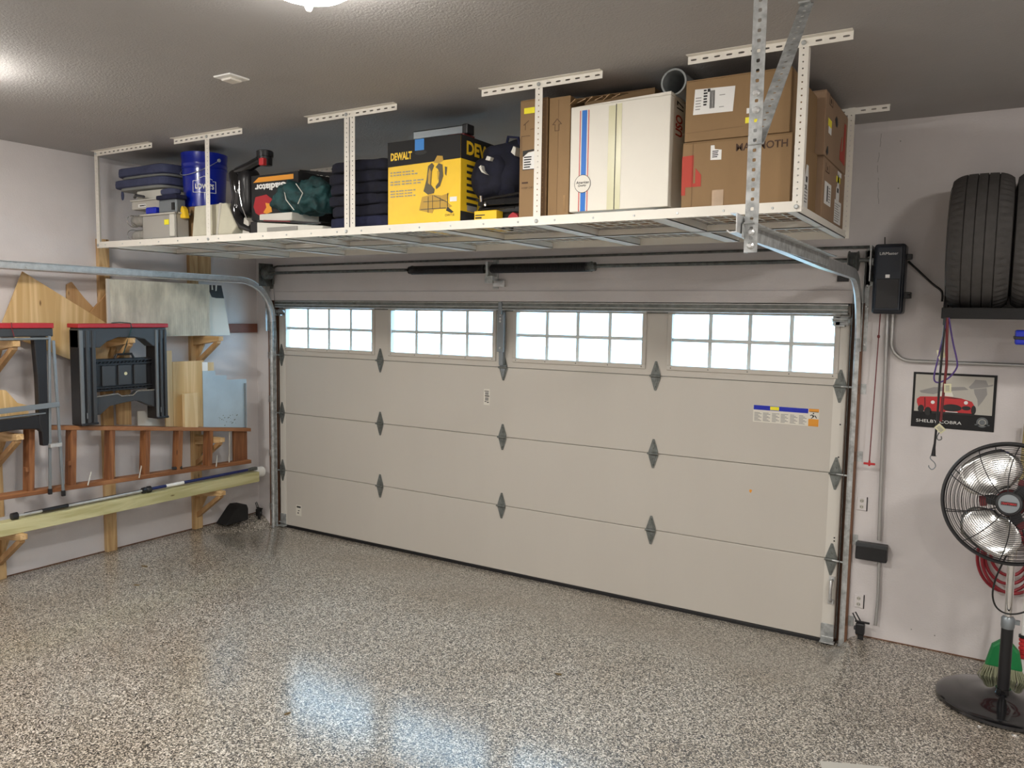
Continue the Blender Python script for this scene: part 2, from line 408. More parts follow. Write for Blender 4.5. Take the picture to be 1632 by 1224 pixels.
# outside
dr = MB().add([(-30, .14, -.14), (35, .14, -.14), (35, 40, -.14), (-30, 40, -.14)], [(0, 1, 2, 3)]).build('driveway', 'outdoor concrete'); structure(dr)
for i, (x, y, r, h) in enumerate([(-3.1, 4.2, .7, 1.5), (-1.7, 4.0, .6, 1.35), (4.6, 4.6, .55, 1.5)]):
    s_ = MB().blob((x, y, h / 2 - .14), (r, r * .8, h / 2), .8, 24, 14, .12, 3, i)
    tag(s_.build('shrub', 'shrub', smooth=True), ['pale green shrub outside the first door window from the corner', 'smaller pale shrub beside another outside the corner window', 'faint bluish shrub outside the door window nearest the opener'][i], 'shrub')

# ------------------------------------------------------------------ garage door
D0, D1 = .0, .045
SP = .534
zs = [ZB + .022, ZB + SP, ZB + 2 * SP, ZB + 3 * SP, 1.985]
DX0, DX1 = .012, 4.872
WX = [(.107, 1.130), (1.338, 2.340), (2.550, 3.555), (3.765, 4.790)]; WZ = (1.556, 1.902)
door = thing('door_1', 'wide cream sectional garage door with four windows', 'garage door', (2.44, .02, ZB)); structure(door)
del door['category']
for i in range(3):
    b = MB().box(DX0, DX1, D0, D1, zs[i] + .0016, zs[i + 1] - .0016)
    b.build('door_section', 'door', door, bevel=.004)
MB().box(DX0 + .01, DX1 - .01, .015, .035, zs[0], zs[3] + .03).build('section_core', 'galv dark', door)
b = MB()
gx = [DX0] + [q for p in WX for q in p] + [DX1]; z0, z1 = zs[3] + .0025, zs[4]
b.box(DX0, DX1, D0, D1, z0, WZ[0]).box(DX0, DX1, D0, D1, WZ[1], z1)
for i in range(0, 10, 2): b.box(gx[i], gx[i + 1], D0, D1, WZ[0], WZ[1])
b.build('door_section', 'door', door)
MB().box(DX0, DX1, D0 - .006, D1 + .01, ZB - .005, ZB + .022).build('bottom_seal', 'black', door, bevel=.003)
for s in (DX0 + .004, DX1 - .075):
    for i in range(3): MB().box(s, s + .07, D0 - .004, D0, zs[i] + .006, zs[i + 1] - .006).build('end_stile', 'door white', door)
    MB().box(s, s + .07, D0 - .004, D0, zs[3] + .006, zs[4] - .003).build('end_stile', 'door white', door)
for wi, (a, c) in enumerate(WX):
    fr = MB(); t = .018
    for (x0_, x1_, z0_, z1_) in ((a - .03, c + .03, WZ[0] - .03, WZ[0] + .002), (a - .03, c + .03, WZ[1] - .002, WZ[1] + .026), (a - .03, a + .002, WZ[0] + .002, WZ[1] - .002), (c - .002, c + .03, WZ[0] + .002, WZ[1] - .002)):
        fr.box(x0_, x1_, D0 - .012, D0, z0_, z1_)
    fo = fr.build('window_frame', 'door', door, bevel=.004)
    zm = (WZ[0] + WZ[1]) / 2
    px = [a + (c - a) * k / 4 for k in range(5)]
    for k in range(4):
        for (za, zb_) in ((WZ[0], zm), (zm, WZ[1])):
            MB().box(px[k], px[k + 1], .022, .025, za, zb_).build('pane', 'glass', fo)
    for k in (1, 2, 3): MB().box(px[k] - .013, px[k] + .013, .012, .021, WZ[0], WZ[1]).build('muntin', 'muntin', fo, bevel=.003)
    MB().box(a, c, .010, .0195, zm - .012, zm + .012).build('muntin', 'muntin', fo, bevel=.003)
    sb = MB()
    for k in range(5):
        for zz in (WZ[0] - .015, WZ[1] + .013): sb.lathe((px[k], D0 - .0125, zz), (0, -1, 0), [(.004, 0), (.003, .002)], 8)
    sb.build('screw_heads', 'galv dark', fo)
# hinges on every seam
def hinge(x, z, side=0):
    b = MB(); y = D0 - .004
    for s in (1, -1):
        pl = [(-.034, .004), (.034, .004), (.034, .014), (.006, .10), (-.006, .10), (-.034, .014)]
        b.prism([(p, q * s) for p, q in pl], (x, y, z), X, Z, (0, -1, 0), .004)
        b.prism([(-.020, .012 * s), (.020, .012 * s), (.004, .082 * s), (-.004, .082 * s)], (x, y - .004, z), X, Z, (0, -1, 0), .004)
    b.tube([(x - .038, y - .014, z), (x + .038, y - .014, z)], .0075, 10)
    for s in (.075, .035, -.035, -.075): b.lathe((x, y - .008, z + s), (0, -1, 0), [(.007, 0), (.006, .004)], 8)
    h = b.build('hinge', 'hinge', door)
    if side:
        xx = x + side * .09
        MB().tube([(x, y - .014, z), (xx, y - .014 - .02, z)], .006, 8).lathe((xx, y - .034, z), X, [(.021, -.009), (.024, -.004), (.024, .004), (.021, .009)], 14).build('roller', 'galv', h)
for z in zs[1:4]:
    for i, x in enumerate((.045, 1.22, 2.44, 3.66, 4.835)): hinge(x, z, -1 if i == 0 else 1 if i == 4 else 0)
# strut across the top and centre bracket
b = MB()
for (z0_, z1_, y0_, y1_) in ((1.915, 1.922, -.055, -.004), (1.965, 1.972, -.055, -.004), (1.915, 1.972, -.058, -.053), (1.905, 1.918, -.010, -.004), (1.968, 1.982, -.010, -.004)):
    b.box(.02, 4.865, y0_, y1_, z0_, z1_)
st_ = b.build('top_strut', 'hinge', door, bevel=.001)
for z_ in (1.918, 1.940, 1.970): MB().tube([(.02, -.058, z_), (4.865, -.058, z_)], .0045, 8).build('strut_highlight', 'galv bright', st_, smooth=True)  # brighter tubes put the strut's highlight lines into its shape and colour
b = MB().box(2.405, 2.465, -.05, -.02, 1.60, 1.90).box(2.42, 2.455, -.045, -.006, 1.50, 1.62).prism([(-.03, 0), (.03, 0), (.004, -.10), (-.004, -.10)], (2.44, -.006, 1.50), X, Z, (0, -1, 0), .01).box(2.425, 2.455, -.07, -.02, 1.88, 2.01)
cb = b.build('centre_bracket', 'steel grey', door, bevel=.003)
sb = MB()
for z in (1.63, 1.85, 1.83, 1.88): sb.lathe((2.435, -.05, z), (0, -1, 0), [(.009, 0), (.008, .006)], 8)
sb.build('bolt', 'galv bright', cb)
for x, s in ((.05, 1), (4.82, -1)):                              # top roller brackets
    b = MB().box(x - .045, x + .045, -.012, -.004, 1.845, 1.90).tube([(x - .045, -.03, 1.875), (x + .06, -.03, 1.875)], .007, 8).box(x - .03, x + .03, -.05, -.004, 1.84, 1.85).lathe((x - s * .055, -.03, 1.875), X, [(.02, -.01), (.024, 0), (.02, .01)], 12)
    b.box(x - .05, x + .05, -.04, -.008, 1.882, 1.89)
    b.build('top_roller_bracket', 'galv', door, bevel=.001)
for x in (.05, 4.835):                                        # bottom corner plates
    MB().box(x - .04, x + .035, -.008, -.002, ZB + .02, ZB + .125).box(x - .04, x + .045, -.045, -.002, ZB + .012, ZB + .02).tube([(x - .03, -.03, ZB + .05), (x + .04, -.03, ZB + .05)], .006, 8).build('corner_bracket', 'galv', door, bevel=.001)
b = MB(); hx = 4.845
b.box(hx - .017, hx + .017, -.012, -.004, .282, .31).box(hx - .017, hx + .017, -.012, -.004, .135, .165)
b.tube([(hx, -.01, .292), (hx, -.035, .285), (hx, -.045, .255), (hx, -.045, .19), (hx, -.035, .16), (hx, -.01, .152)], [.008, .009, .010, .010, .009, .008], 10)
b.build('lift_handle', 'galv bright', door, smooth=True)
# warning sticker
st = decal('warning_label', 'white card', door, (4.323, 0, 1.225), X, Z, [rect(0, 0, .400, .108)])
decal('warning_stripe', 'print blue', door, (4.323, -.0006, 1.225), X, Z, [rect(.002, .078, .335, .107)])
decal('warning_panel', 'orange', door, (4.323, -.0006, 1.225), X, Z, [rect(.338, .0, .398, .045), rect(.338, .088, .398, .108)])
decal('warning_badge', 'yellow tag', door, (4.323, -.0012, 1.225), X, Z, [rect(.105, .082, .160, .104)])
pr = [rect(c0, .008 + .0072 * r_, c0 + .045 - .01 * ((r_ * 7 + int(c0 * 100)) % 3), .0115 + .0072 * r_) for c0 in (.008, .062, .118, .172, .228, .282) for r_ in range(8)]
decal('printed_lines', 'ink grey', door, (4.323, -.0006, 1.225), X, Z, pr)
decal('falling_figure_symbol', 'ink', door, (4.323, -.0012, 1.225), X, Z, [disc(.366, .079, .0045, 10), [(.358, .073), (.372, .066), (.370, .058), (.362, .056), (.360, .064)], [(.372, .066), (.384, .050), (.388, .052), (.378, .068)], [(.362, .058), (.352, .048), (.355, .046), (.368, .056)], [(.356, .073), (.346, .066), (.348, .063), (.360, .068)], rect(.344, .0875, .394, .0905)])
text('lettering', 'WAYNE', 'ink', door, (4.323 + .116, -.0012, 1.225 + .089), X, Z, .04, .009)
st2 = decal('spec_label', 'white card', door, (2.262, 0, 1.183), X, Z, [rect(0, 0, .054, .124)])
decal('printed_lines', 'ink', door, (2.262, -.0006, 1.183), X, Z, [rect(.006, .105, .046, .110), rect(.010, .066, .05, .074), rect(.008, .024, .026, .03), rect(.03, .018, .046, .026)])
decal('printed_lines', 'ink grey', door, (2.262, -.0006, 1.183), X, Z, [rect(.012, .078, .044, .100), rect(.012, .034, .044, .06)])
decal('spec_label', 'white card', door, (.21, 0, .01), X, Z, [rect(0, 0, .07, .10)])
decal('printed_lines', 'ink', door, (.21, -.0006, .01), X, Z, [rect(.01, .075, .06, .09), rect(.02, .02, .035, .032), rect(.025, .045, .045, .052)])
decal('rust_chip', 'orange', door, (4.327, 0, .772), X, Z, [[(-.008, -.002), (.002, -.012), (.006, -.004), (.01, .008), (.0, .012), (-.008, .008)]])
hb = MB()
for z in (.55, .53, .43, .42, 1.25, 1.05): hb.lathe((4.846, -.0045, z), (0, -1, 0), [(.005, 0), (.004, .001)], 8)
hb.build('bolt_holes', 'black', door)

# ------------------------------------------------------------------ lamps (ceiling domes) and detector
def lamp(x, y, label):
    t = thing('ceiling_light', label, 'ceiling light', (x, y, ZC), 'round ceiling lights')
    MB().lathe((x, y, ZC - .001), (0, 0, -1), [(.19, 0), (.195, .012), (.19, .03), (.17, .032)], 40).build('lamp_pan', 'white', t, smooth=True)
    MB().lathe((x, y, ZC - .030), (0, 0, -1), [(.172, 0), (.168, .02), (.150, .045), (.118, .066), (.075, .082), (.03, .090), (.001, .092)], 40).build('lamp_dome', 'lamp', t, smooth=True)
    MB().lathe((x, y, ZC - .120), (0, 0, -1), [(.022, 0), (.020, .006), (.010, .012), (.013, .022), (.008, .034), (.001, .038)], 16).build('finial', 'galv bright', t, smooth=True)
def bulb(x, y):
    ld = bpy.data.lights.new('lamp_light', 'AREA'); ld.shape = 'DISK'; ld.size = .30; ld.energy = LAMP_WATTS; ld.color = LAMP_COLOR
    lo = bpy.data.objects.new('lamp_light', ld); lo.location = (x, y, ZC - .128); COL.objects.link(lo)
for p in ((3.66, -3.185), (1.40, -3.29), (6.9, -3.1), (3.0, -6.3), (6.7, -6.3)): bulb(*p)
lamp(3.66, -3.185, 'glowing dome ceiling light at the top edge before the rack')
lamp(1.40, -3.29, 'ceiling light above the sawhorses, just outside the view')
for i, p in enumerate([(6.9, -3.1), (3.0, -6.3), (6.7, -6.3)]):
    lamp(p[0], p[1], ['ceiling light out of view beyond the tires', 'ceiling light behind the viewer on the rack side', 'ceiling light behind the viewer on the fan side'][i])
t = thing('ceiling_vent', 'small square white cover plate on the grey ceiling', 'vent', (2.39, -2.45, ZC))
MB().box(2.330, 2.450, -2.510, -2.390, ZC - .009, ZC).build('vent_frame', 'white', t, bevel=.004)
MB().box(2.355, 2.425, -2.485, -2.415, ZC - .022, ZC - .009).build('vent_cap', 'door white', t, bevel=.006)

# ------------------------------------------------------------------ torsion shaft, tracks, opener
t = thing('torsion_spring_shaft', 'long steel torsion shaft with black springs above the garage door', 'door spring', (2.5, -.18, 2.215))
MB().tube([(.03, -.18, 2.215), (5.03, -.18, 2.222)], .0125, 12).build('shaft', 'galv dark', t, smooth=True)
def spring(x0, x1):
    prof = []; n = int((x1 - x0) / .0125)
    for i in range(n):
        h = i * .0125; prof += [(.0275, h), (.0335, h + .004), (.0335, h + .008), (.0275, h + .0115)]
    MB().lathe((x0, -.18, 2.214), X, prof, 18).build('spring', 'black', t, smooth=False)
spring(1.70, 2.385); spring(2.435, 3.24)
for x, s in ((1.665, 1), (3.275, -1)):
    MB().lathe((x, -.18, 2.215), (s, 0, 0), [(.018, 0), (.030, .004), (.030, .02), (.036, .03), (.030, .07)], 16).box(x - .01, x + .01, -.225, -.135, 2.208, 2.222).build('winding_cone', 'black' if s > 0 else 'galv dark', t)
b = MB().box(2.40, 2.42, -.21, YW, 2.16, 2.265).box(2.385, 2.435, YW - .006, YW, 2.07, 2.29).box(2.38, 2.45, -.19, -.17, 2.11, 2.165)
b.build('centre_bearing_bracket', 'galv', t, bevel=.002)
b = MB().box(2.40, 2.50, YW - .03, YW - .004, 2.085, 2.135); b.build('bracket_clip', 'galv bright', t, bevel=.004)
for x in (.075, 4.90):
    prof = [(.030, 0), (.058, .003), (.058, .008)] + [q for k in range(5) for q in ((.047, .012 + k * .008), (.052, .016 + k * .008))] + [(.058, .054), (.030, .060)]
    MB().lathe((x - .03, -.18, 2.217), X, prof, 28).build('cable_drum', 'galv dark', t)
for x in (.025, 4.995):
    b = MB().box(x - .003, x + .003, -.24, YW, 2.10, 2.30).box(x - .04, x + .003, YW - .004, YW, 2.08, 2.30).lathe((x - .012, -.18, 2.217), X, [(.028, 0), (.028, .024)], 20)
    b.build('bearing_plate', 'galv dark' if x < 1 else 'galv', t, bevel=.001)
for x in (.075, 4.90):
    MB().tube([(x, -.125, 2.20), (x - .01, -.07, 1.5), (x - .01, -.05, ZB + .06)], .0022, 6).build('lift_cable', 'galv dark', t)

def track(x, sx, name, label):
    t = thing(name, label, 'door track', (x, -.09, ZB))
    prof = [(0, -.026), (.004, -.030), (.022, -.030), (.022, -.027), (.004, -.026), (.003, .024), (.020, .027), (.030, .020), (.032, .023), (.022, .031), (.0, .028)]
    yv = -.072; R = .36; zt = 2.145 if sx > 0 else 2.135
    path = [(yv, ZB + .005), (yv, 1.0), (yv, zt - R)]
    vert = MB().sweep(path, prof, x, sx).build('vertical_track', 'galv', t, bevel=0)
    pc = [(yv, zt - R)] + [(yv - R + R * cos(a * pi / 28), zt - R + R * sin(a * pi / 28)) for a in range(1, 15)]
    end = -2.72 if sx < 0 else -4.6
    pc += [(-1.4, zt + .005), (end, zt + .03)]
    MB().sweep(pc, prof, x, sx).build('horizontal_track', 'galv bright', t)
    # angle iron on the jamb and along the horizontal run
    bx = x - sx * .004
    bb = MB().box(min(bx, bx - sx * .030), max(bx, bx - sx * .030), YW - .004, YW, 1.70, 2.28).box(min(bx - sx * .002, bx - sx * .005), max(bx - sx * .002, bx - sx * .005), -.135, YW, 1.70, 2.28)
    jb = bb.build('jamb_angle', 'galv', t)
    sb = MB()
    for z in (1.74, 1.96, 2.08, 2.24): sb.lathe((bx - sx * .018, YW - .004, z), (0, -1, 0), [(.009, 0), (.009, .004), (.006, .008)], 8)
    sb.build('bolt', 'galv bright', jb)
    for z in (.05, .55, 1.05, 1.45):
        MB().box(min(bx, bx - sx * .04), max(bx, bx - sx * .04), YW - .004, YW, z, z + .06).box(min(bx - sx * .001, bx - sx * .004), max(bx - sx * .001, bx - sx * .004), -.1, YW, z, z + .06).build('track_bracket', 'galv', t)
    y1 = end + .04; y0 = -1.5 if sx > 0 else -1.25
    MB().box(min(bx, bx - sx * .035), max(bx, bx - sx * .035), y1, y0, zt + .030, zt + .034).box(min(bx, bx - sx * .004), max(bx, bx - sx * .004), y1, y0, zt - .012, zt + .034).build('stiffener_angle', 'galv', t)
    sb = MB()
    for k in range(4): sb.lathe((x + sx * .003, y0 - .06 - k * .32, zt + .004), (sx, 0, 0), [(.008, 0), (.006, .004)], 8)
    sb.build('bolt', 'galv bright', t)
    return t, zt
tl, _ = track(-.005, 1, 'door_track', 'steel door track curving out along the lumber wall')
tr, zt = track(4.945, -1, 'door_track', 'steel door track with a bright curve beside the black opener box')
# hanger of perforated angle at the free end of the right track
HX_, HY_ = 4.972, -2.66
b = MB().perf((HX_, HY_, 2.08), Z, X, (0, -1, 0), ZC - 2.08, .040, .003, 32, .011, .011)
b.perf((HX_ - .020, HY_ + .018, 2.08), Z, Y, X, ZC - 2.08, .036, .003, 30, .013, .010)
b.build('hanger_angle', 'galv', tr)
d = Vector((HX_, -2.06, ZC)) - Vector((HX_, HY_ - .006, 2.40)); dl = d.length; du = d.normalized(); dv = du.cross(X)
MB().perf(Vector((HX_ + .004, HY_ - .006, 2.40)), du, X, dv, dl, .046, .003, 23, .011, .011).build('diagonal_brace', 'galv', tr)
MB().box(HX_ - .02, HX_ + .025, HY_ - .02, HY_ + .04, ZC - .006, ZC).build('ceiling_cleat', 'galv', tr)
MB().box(HX_ - .02, HX_ + .02, -2.09, -2.03, ZC - .006, ZC).build('ceiling_cleat', 'galv', tr)
sb = MB()
for z in (2.10, 2.14, 2.50, 2.55): sb.lathe((HX_, HY_ - .003, z), (0, -1, 0), [(.011, 0), (.011, .005), (.006, .010)], 8)
sb.build('bolt', 'galv bright', tr)
MB().perf((-.012, -3.4, 2.15), Z, Y, X, ZC - 2.15, .036, .003, 24, .013, .013).build('hanger_angle', 'galv', tl)

c = MB().tube([(.05, -.10, 2.12), (.052, -.10, 2.25), (.07, -.10, 2.272), (.10, -.10, 2.28), (2.4, -.10, 2.292), (4.97, -.10, 2.302)], .0085, 8).build('thin_conduit', 'galv dark', smooth=True)
tag(c, 'thin grey conduit running along the wall just above the spring shaft', 'conduit')

t = thing('garage_door_opener', 'black wall-mounted door opener box at the right end of the shaft', 'door opener', (5.09, -.19, 1.915))
MB().box(5.012, 5.172, -.235, -.10, 1.918, 2.305).build('housing', 'navy plastic', t, bevel=.016, seg=3)
MB().box(5.022, 5.162, -.262, -.235, 1.93, 2.295).build('front_cover', 'navy plastic', t, bevel=.014, seg=3)
MB().box(5.036, 5.148, -.2655, -.262, 1.95, 2.11).build('cover_inset', 'black', t, bevel=.004)
text('lettering', 'LiftMaster', 'white', t, (5.045, -.262, 2.242), X, Z, .092, .015, lift=.002)
decal('badge', 'alu', t, (5.09, -.262, 2.125), X, Z, [rect(-.011, -.009, .011, .009)], lift=.003)
MB().box(5.172, 5.20, -.19, -.15, 2.22, 2.25).box(5.165, 5.205, -.20, -.14, 2.005, 2.04).lathe((5.195, -.201, 2.022), (0, -1, 0), [(.008, 0), (.006, .006)], 8).build('side_lever', 'black', t, bevel=.003)
MB().lathe((4.99, -.18, 2.222), X, [(.02, 0), (.026, .003), (.026, .024), (.02, .03)], 16).build('shaft_collar', 'black', t)
MB().box(5.03, 5.15, -.10, YW, 1.95, 2.26).build('mounting_plate', 'galv dark', t)
MB().tube([(5.06, -.2, 2.305), (5.058, -.2, 2.345)], .003, 6).build('antenna', 'black', t)
c = MB().tube(curve([(5.175, -.12, 2.215), (5.22, -.115, 2.17), (5.30, -.115, 2.09), (5.35, -.118, 2.045), (5.355, -.12, 1.99)]), .006, 8).build('cord', 'cord black', t, smooth=True)
t = thing('release_cord', 'red emergency pull cord with a red T handle under the opener', 'cord', (5.04, -.15, 1.05))
MB().tube([(5.052, -.16, 1.92), (5.046, -.155, 1.6), (5.036, -.15, 1.06)], .003, 6).build('cord', 'red dark', t)
MB().box(5.005, 5.068, -.156, -.144, 1.047, 1.060).box(5.031, 5.042, -.156, -.144, 1.04, 1.074).build('handle', 'red', t, bevel=.004)
MB().blob((5.049, -.157, 1.79), (.008, .008, .010), .8, 8, 6).build('knot', 'red dark', t)

def conduit(pts, label, r=.0105):
    c = MB().tube(pts, r, 10).build('conduit', 'conduit', smooth=True); tag(c, label, 'conduit'); return c
conduit([(5.083, -.10, 1.92), (5.092, -.10, 1.4), (5.105, -.10, .60)], 'long vertical steel conduit between the opener and the black box')
conduit([(5.112, -.10, .47), (5.118, -.10, .25), (5.112, -.10, .09)], 'short steel conduit dropping from the black box towards the floor', .0095)
el = [(5.112, -.10, 1.92), (5.112, -.10, 1.76)] + [(5.112 + .105 - .105 * cos(a * pi / 16), -.10, 1.76 - .105 * sin(a * pi / 16)) for a in range(1, 9)] + [(5.6, -.10, 1.655), (6.9, -.10, 1.655)]
conduit(el, 'steel conduit bending from the opener to run level along the wall')
def outlet(x, z, label, m='white'):
    t = thing('wall_outlet', label, 'outlet', (x, YW, z - .045))
    MB().box(x - .026, x + .026, YW - .006, YW, z - .040, z + .040).build('cover_plate', 'wall', t, bevel=.003)
    b = MB()
    for s in (.018, -.018): b.lathe((x, YW - .006, z + s), (0, -1, 0), [(.012, 0), (.012, .002)], 14)
    b.build('socket', 'grey box', t)
    b = MB()
    for s in (.018, -.018):
        for q in (-.005, .005): b.box(x + q - .0012, x + q + .0012, YW - .0095, YW - .008, z + s - .004, z + s + .004)
    b.build('socket_slots', 'ink', t)
    MB().box(x + .026, x + .031, YW - .004, YW, z - .042, z + .042).build('plate_edge', 'black', t)
outlet(5.0, .80, 'upper small wall outlet beside the right door track')
outlet(5.012, .21, 'lower wall outlet near the floor beside the right door track')
t = thing('battery_box', 'flat black box jutting out beside the door track at knee height', 'box', (5.06, -.12, .47))
MB().box(4.985, 5.155, -.135, YW, .478, .578).build('case', 'black', t, bevel=.006)
MB().box(4.985, 5.155, -.142, -.135, .556, .582).build('lid', 'charcoal', t, bevel=.003)
def sensor(x, y, s, label):
    z = 0 if s > 0 else floor_z(x, y)
    t = thing('safety_sensor', label, 'sensor', (x, y, z + .0))
    MB().box(x - .025, x + .025, y - .02, y + .02, z + .03, z + .10).build('sensor_body', 'black', t, bevel=.008)
    MB().box(x - .012, x + .02, y - .005, y + .004, z - .0, z + .05).box(x - .03, x + .05, y - .004, y + .004, z + .10, z + .112).build('mounting_leg', 'black', t, bevel=.002)
    MB().tube([(x - .02, y, z + .105), (x - .045, y, z + .15), (x - .03, y, z + .16), (x - .0, y, z + .11)], .004, 6).build('wire_loop', 'black', t)
    MB().lathe((x - s * .025, y, z + .065), (-s, 0, 0), [(.013, 0), (.013, .006), (.008, .010)], 12).build('lens', 'charcoal', t)
sensor(5.035, -.14, 1, 'black safety sensor on the floor at the right door track')
sensor(-.105, -.16, -1, 'black safety sensor by the left door track in the corner')
MB_ = MB().box(4.80, 4.865, YW - .012, YW, 2.105, 2.14).build('black_patch', 'black', bevel=.002); tag(MB_, 'small black block on the wall just left of the right track top', 'bracket')

# ------------------------------------------------------------------ overhead racks
RX, RYF, RYB, RZ = .015, -1.70, -.48, 2.318
def rack(x0, label, first):
    t = thing('ceiling_storage_rack', label, 'storage rack', (x0, RYF, RZ))
    x1 = x0 + 2.44
    bh = .042
    for y, s in ((RYF, -1), (RYB, 1)):
        b = MB().box(x0, x1, min(y, y + s * .002), max(y, y + s * .002), RZ, RZ + bh).box(x0, x1, min(y, y - s * .035), max(y, y - s * .035), RZ + bh - .002, RZ + bh)
        b.build('long_beam', 'rack white', t)
    b = MB()
    for k in range(12):
        x = x0 + .09 + k * .205
        b.lathe((x, RYF - .002, RZ + .02), (0, -1, 0), [(.0055, 0), (.0045, .003)], 8)
    b.build('bolt_heads', 'galv', t)
    MB().box(x0, x1, -1.085, -1.045, RZ, RZ + .004).box(x0, x1, -1.085, -1.082, RZ, RZ + .034).box(x0, x1, -1.048, -1.045, RZ, RZ + .034).build('long_beam', 'rack white', t)
    for k in range(5):
        x = x0 + .61 * k
        xa, xb = (x, x + .045) if k == 0 else (x - .045, x) if k == 4 else (x - .042, x + .042)
        b = MB().box(xa, xb, RYF + .002, RYB - .002, RZ + .002, RZ + .006).box(xa, xa + .003, RYF + .002, RYB - .002, RZ + .002, RZ + .038).box(xb - .003, xb, RYF + .002, RYB - .002, RZ + .002, RZ + .038)
        b.build('cross_beam', 'rack white', t)
    for k in range(4):                                          # wire decks, too fine to pick apart singly
        for (ya, yb) in ((RYF + .01, -1.07), (-1.06, RYB - .01)):
            b = MB(); xa, xb = x0 + .61 * k + .01, x0 + .61 * (k + 1) - .01
            n = 9
            for i in range(n + 1):
                x = xa + (xb - xa) * i / n; b.box(x - .0016, x + .0016, ya, yb, RZ + .038, RZ + .0412)
            for i in range(8):
                y = ya + (yb - ya) * i / 7; b.box(xa, xb, y - .0016, y + .0016, RZ + .0412, RZ + .0444)
            o = b.build('wire_deck', 'wire', t); o['kind'] = 'stuff'
    for k in (0, 1, 2):
        x = x0 + 1.22 * k
        if not first and k == 0: x += .022
        if first and k == 2: x -= .022
        for y, s in ((RYF, 1), (RYB, -1)):
            wd = .040 if k == 1 else .036
            end = k == 0 and first or (k == 2 and not first)
            L = ZC - RZ
            b = MB().perf((x, y, RZ), Z, X, (0, s, 0), L, wd, .002, 26, .0065, .0065)
            sd = 1 if (k == 2 and not first) else -1
            if end and y == RYF: b.perf((x + sd * .018, y + s * .018, RZ), Z, Y, (sd, 0, 0), L, .036, .002, 26, .0065, .0065)
            b.build('hanging_post', 'rack white', t)
            if not first and k == 0: continue
            bx0 = x - .33 + (.0 if not end else (.33 if first else -.0)); bx0 = x - .01 if (k == 0 and first) else x - .30 - (.18 if (k == 2 and not first) else .03)
            if k == 2 and first: bx0 = x - .30
            yy = y - s * .002
            MB().perf((bx0, yy, ZC - .019), X, Z, (0, s, 0), .665, .034, .002, 13, .026, .008).box(bx0, bx0 + .665, min(yy, yy - s * .030), max(yy, yy - s * .030), ZC - .0035, ZC - .0012).build('ceiling_bracket', 'rack white', t)
            MB().lathe((x, yy, ZC - .019), (0, -s, 0), [(.010, 0), (.010, .004), (.006, .008)], 8).lathe((x, y - s * .002, RZ + .02), (0, -s, 0), [(.010, 0), (.010, .004), (.006, .008)], 8).build('bolt', 'galv', t)
    return t
rack(RX, 'white ceiling rack on the corner side holding cushions, bucket and blankets', True)
rack(RX + 2.44, 'white ceiling rack on the opener side holding the cardboard boxes', False)
DZ = RZ + .047                                                 # deck top

# ------------------------------------------------------------------ rack contents
def carton(name, label, cat, x0, x1, y0, y1, z0, z1, m='card', flaps=True, group=None, bev=.004):
    t = thing(name, label, cat, ((x0 + x1) / 2, (y0 + y1) / 2, z0), group)
    MB().box(x0, x1, y0, y1, z0, z1 - (.004 if flaps else 0)).build('box_body', m, t, bevel=bev)
    if flaps:
        ym = (y0 + y1) / 2
        MB().box(x0 + .002, x1 - .002, y0 + .002, ym - .0015, z1 - .004, z1).build('top_flap', m, t)
        MB().box(x0 + .002, x1 - .002, ym + .0015, y1 - .002, z1 - .004, z1).build('top_flap', m, t)
    return t
def barcode(parent, o, u, v, wd, ht, n=(0, -1, 0), seed=1, lift=.0016):
    rnd = random.Random(seed); ps = []; a = 0
    while a < wd - .002:
        w_ = rnd.choice((.0012, .002, .003)); ps.append(rect(a, 0, min(a + w_, wd), ht)); a += w_ + rnd.choice((.0012, .002))
    decal('barcode', 'ink', parent, o, u, v, ps, n, lift)
def lines(parent, o, u, v, wd, n_, pitch, h, n=(0, -1, 0), m='ink grey', lift=.0016, seed=3, name='printed_lines'):
    rnd = random.Random(seed)
    decal(name, m, parent, o, u, v, [rect(0, k * pitch, wd * rnd.uniform(.6, 1), k * pitch + h) for k in range(n_)], n, lift)

F = -1.655
# cardboard by the right post: upper and lower front boxes
t = carton('cardboard_box', 'top front brown carton with a big white shipping label', 'box', 4.394, 4.845, F, -1.13, 2.652, 2.915)
decal('shipping_label', 'paper', t, (4.430, F, 2.765), X, Z, [[(0, .0), (.175, -.003), (.182, .102), (.006, .108)]])
lines(t, (4.44, F, 2.785), X, Z, .03, 5, .012, .004); lines(t, (4.475, F, 2.80), X, Z, .02, 6, .012, .007, m='ink')
barcode(t, (4.503, F, 2.785), X, Z, .022, .075); lines(t, (4.545, F, 2.785), X, Z, .03, 2, .05, .003)
decal('label_mark', 'ink', t, (4.492, F, 2.856), X, Z, [rect(0, 0, .012, .013)], lift=.0016)
decal('yellow_sticker', 'yellow tag', t, (4.660, F, 2.705), X, Z, [rect(0, 0, .075, .024)])
decal('small_label', 'paper', t, (4.664, F, 2.745), X, Z, [rect(0, 0, .07, .022)])
decal('crease', 'card dark', t, (4.385, F, 2.688), X, Z, [[(0, 0), (.27, .006), (.27, .007), (0, .0015)]])
t = carton('cardboard_box', 'lower front brown carton with a large red logo and MAMMOTH printing', 'box', 4.388, 4.858, F, -1.13, DZ, 2.649)
text('lettering', 'MAMMOTH', 'ink brown', t, (4.625, F, 2.592), X, Z, .215, .032, lift=.001, bold=.02)
decal('red_logo', 'ink red', t, (4.388, F, 2.42), X, Z, [[(.0, .0), (.0, .17), (.052, .172), (.052, .05), (.062, .05), (.062, .115), (.088, .085), (.088, .035), (.018, .035), (.018, .0)]])
decal('shipping_label', 'paper', t, (4.515, F, 2.565), X, Z, [[(0, 0), (.048, -.002), (.048, .04), (.018, .045), (.016, .062), (0, .062)]])
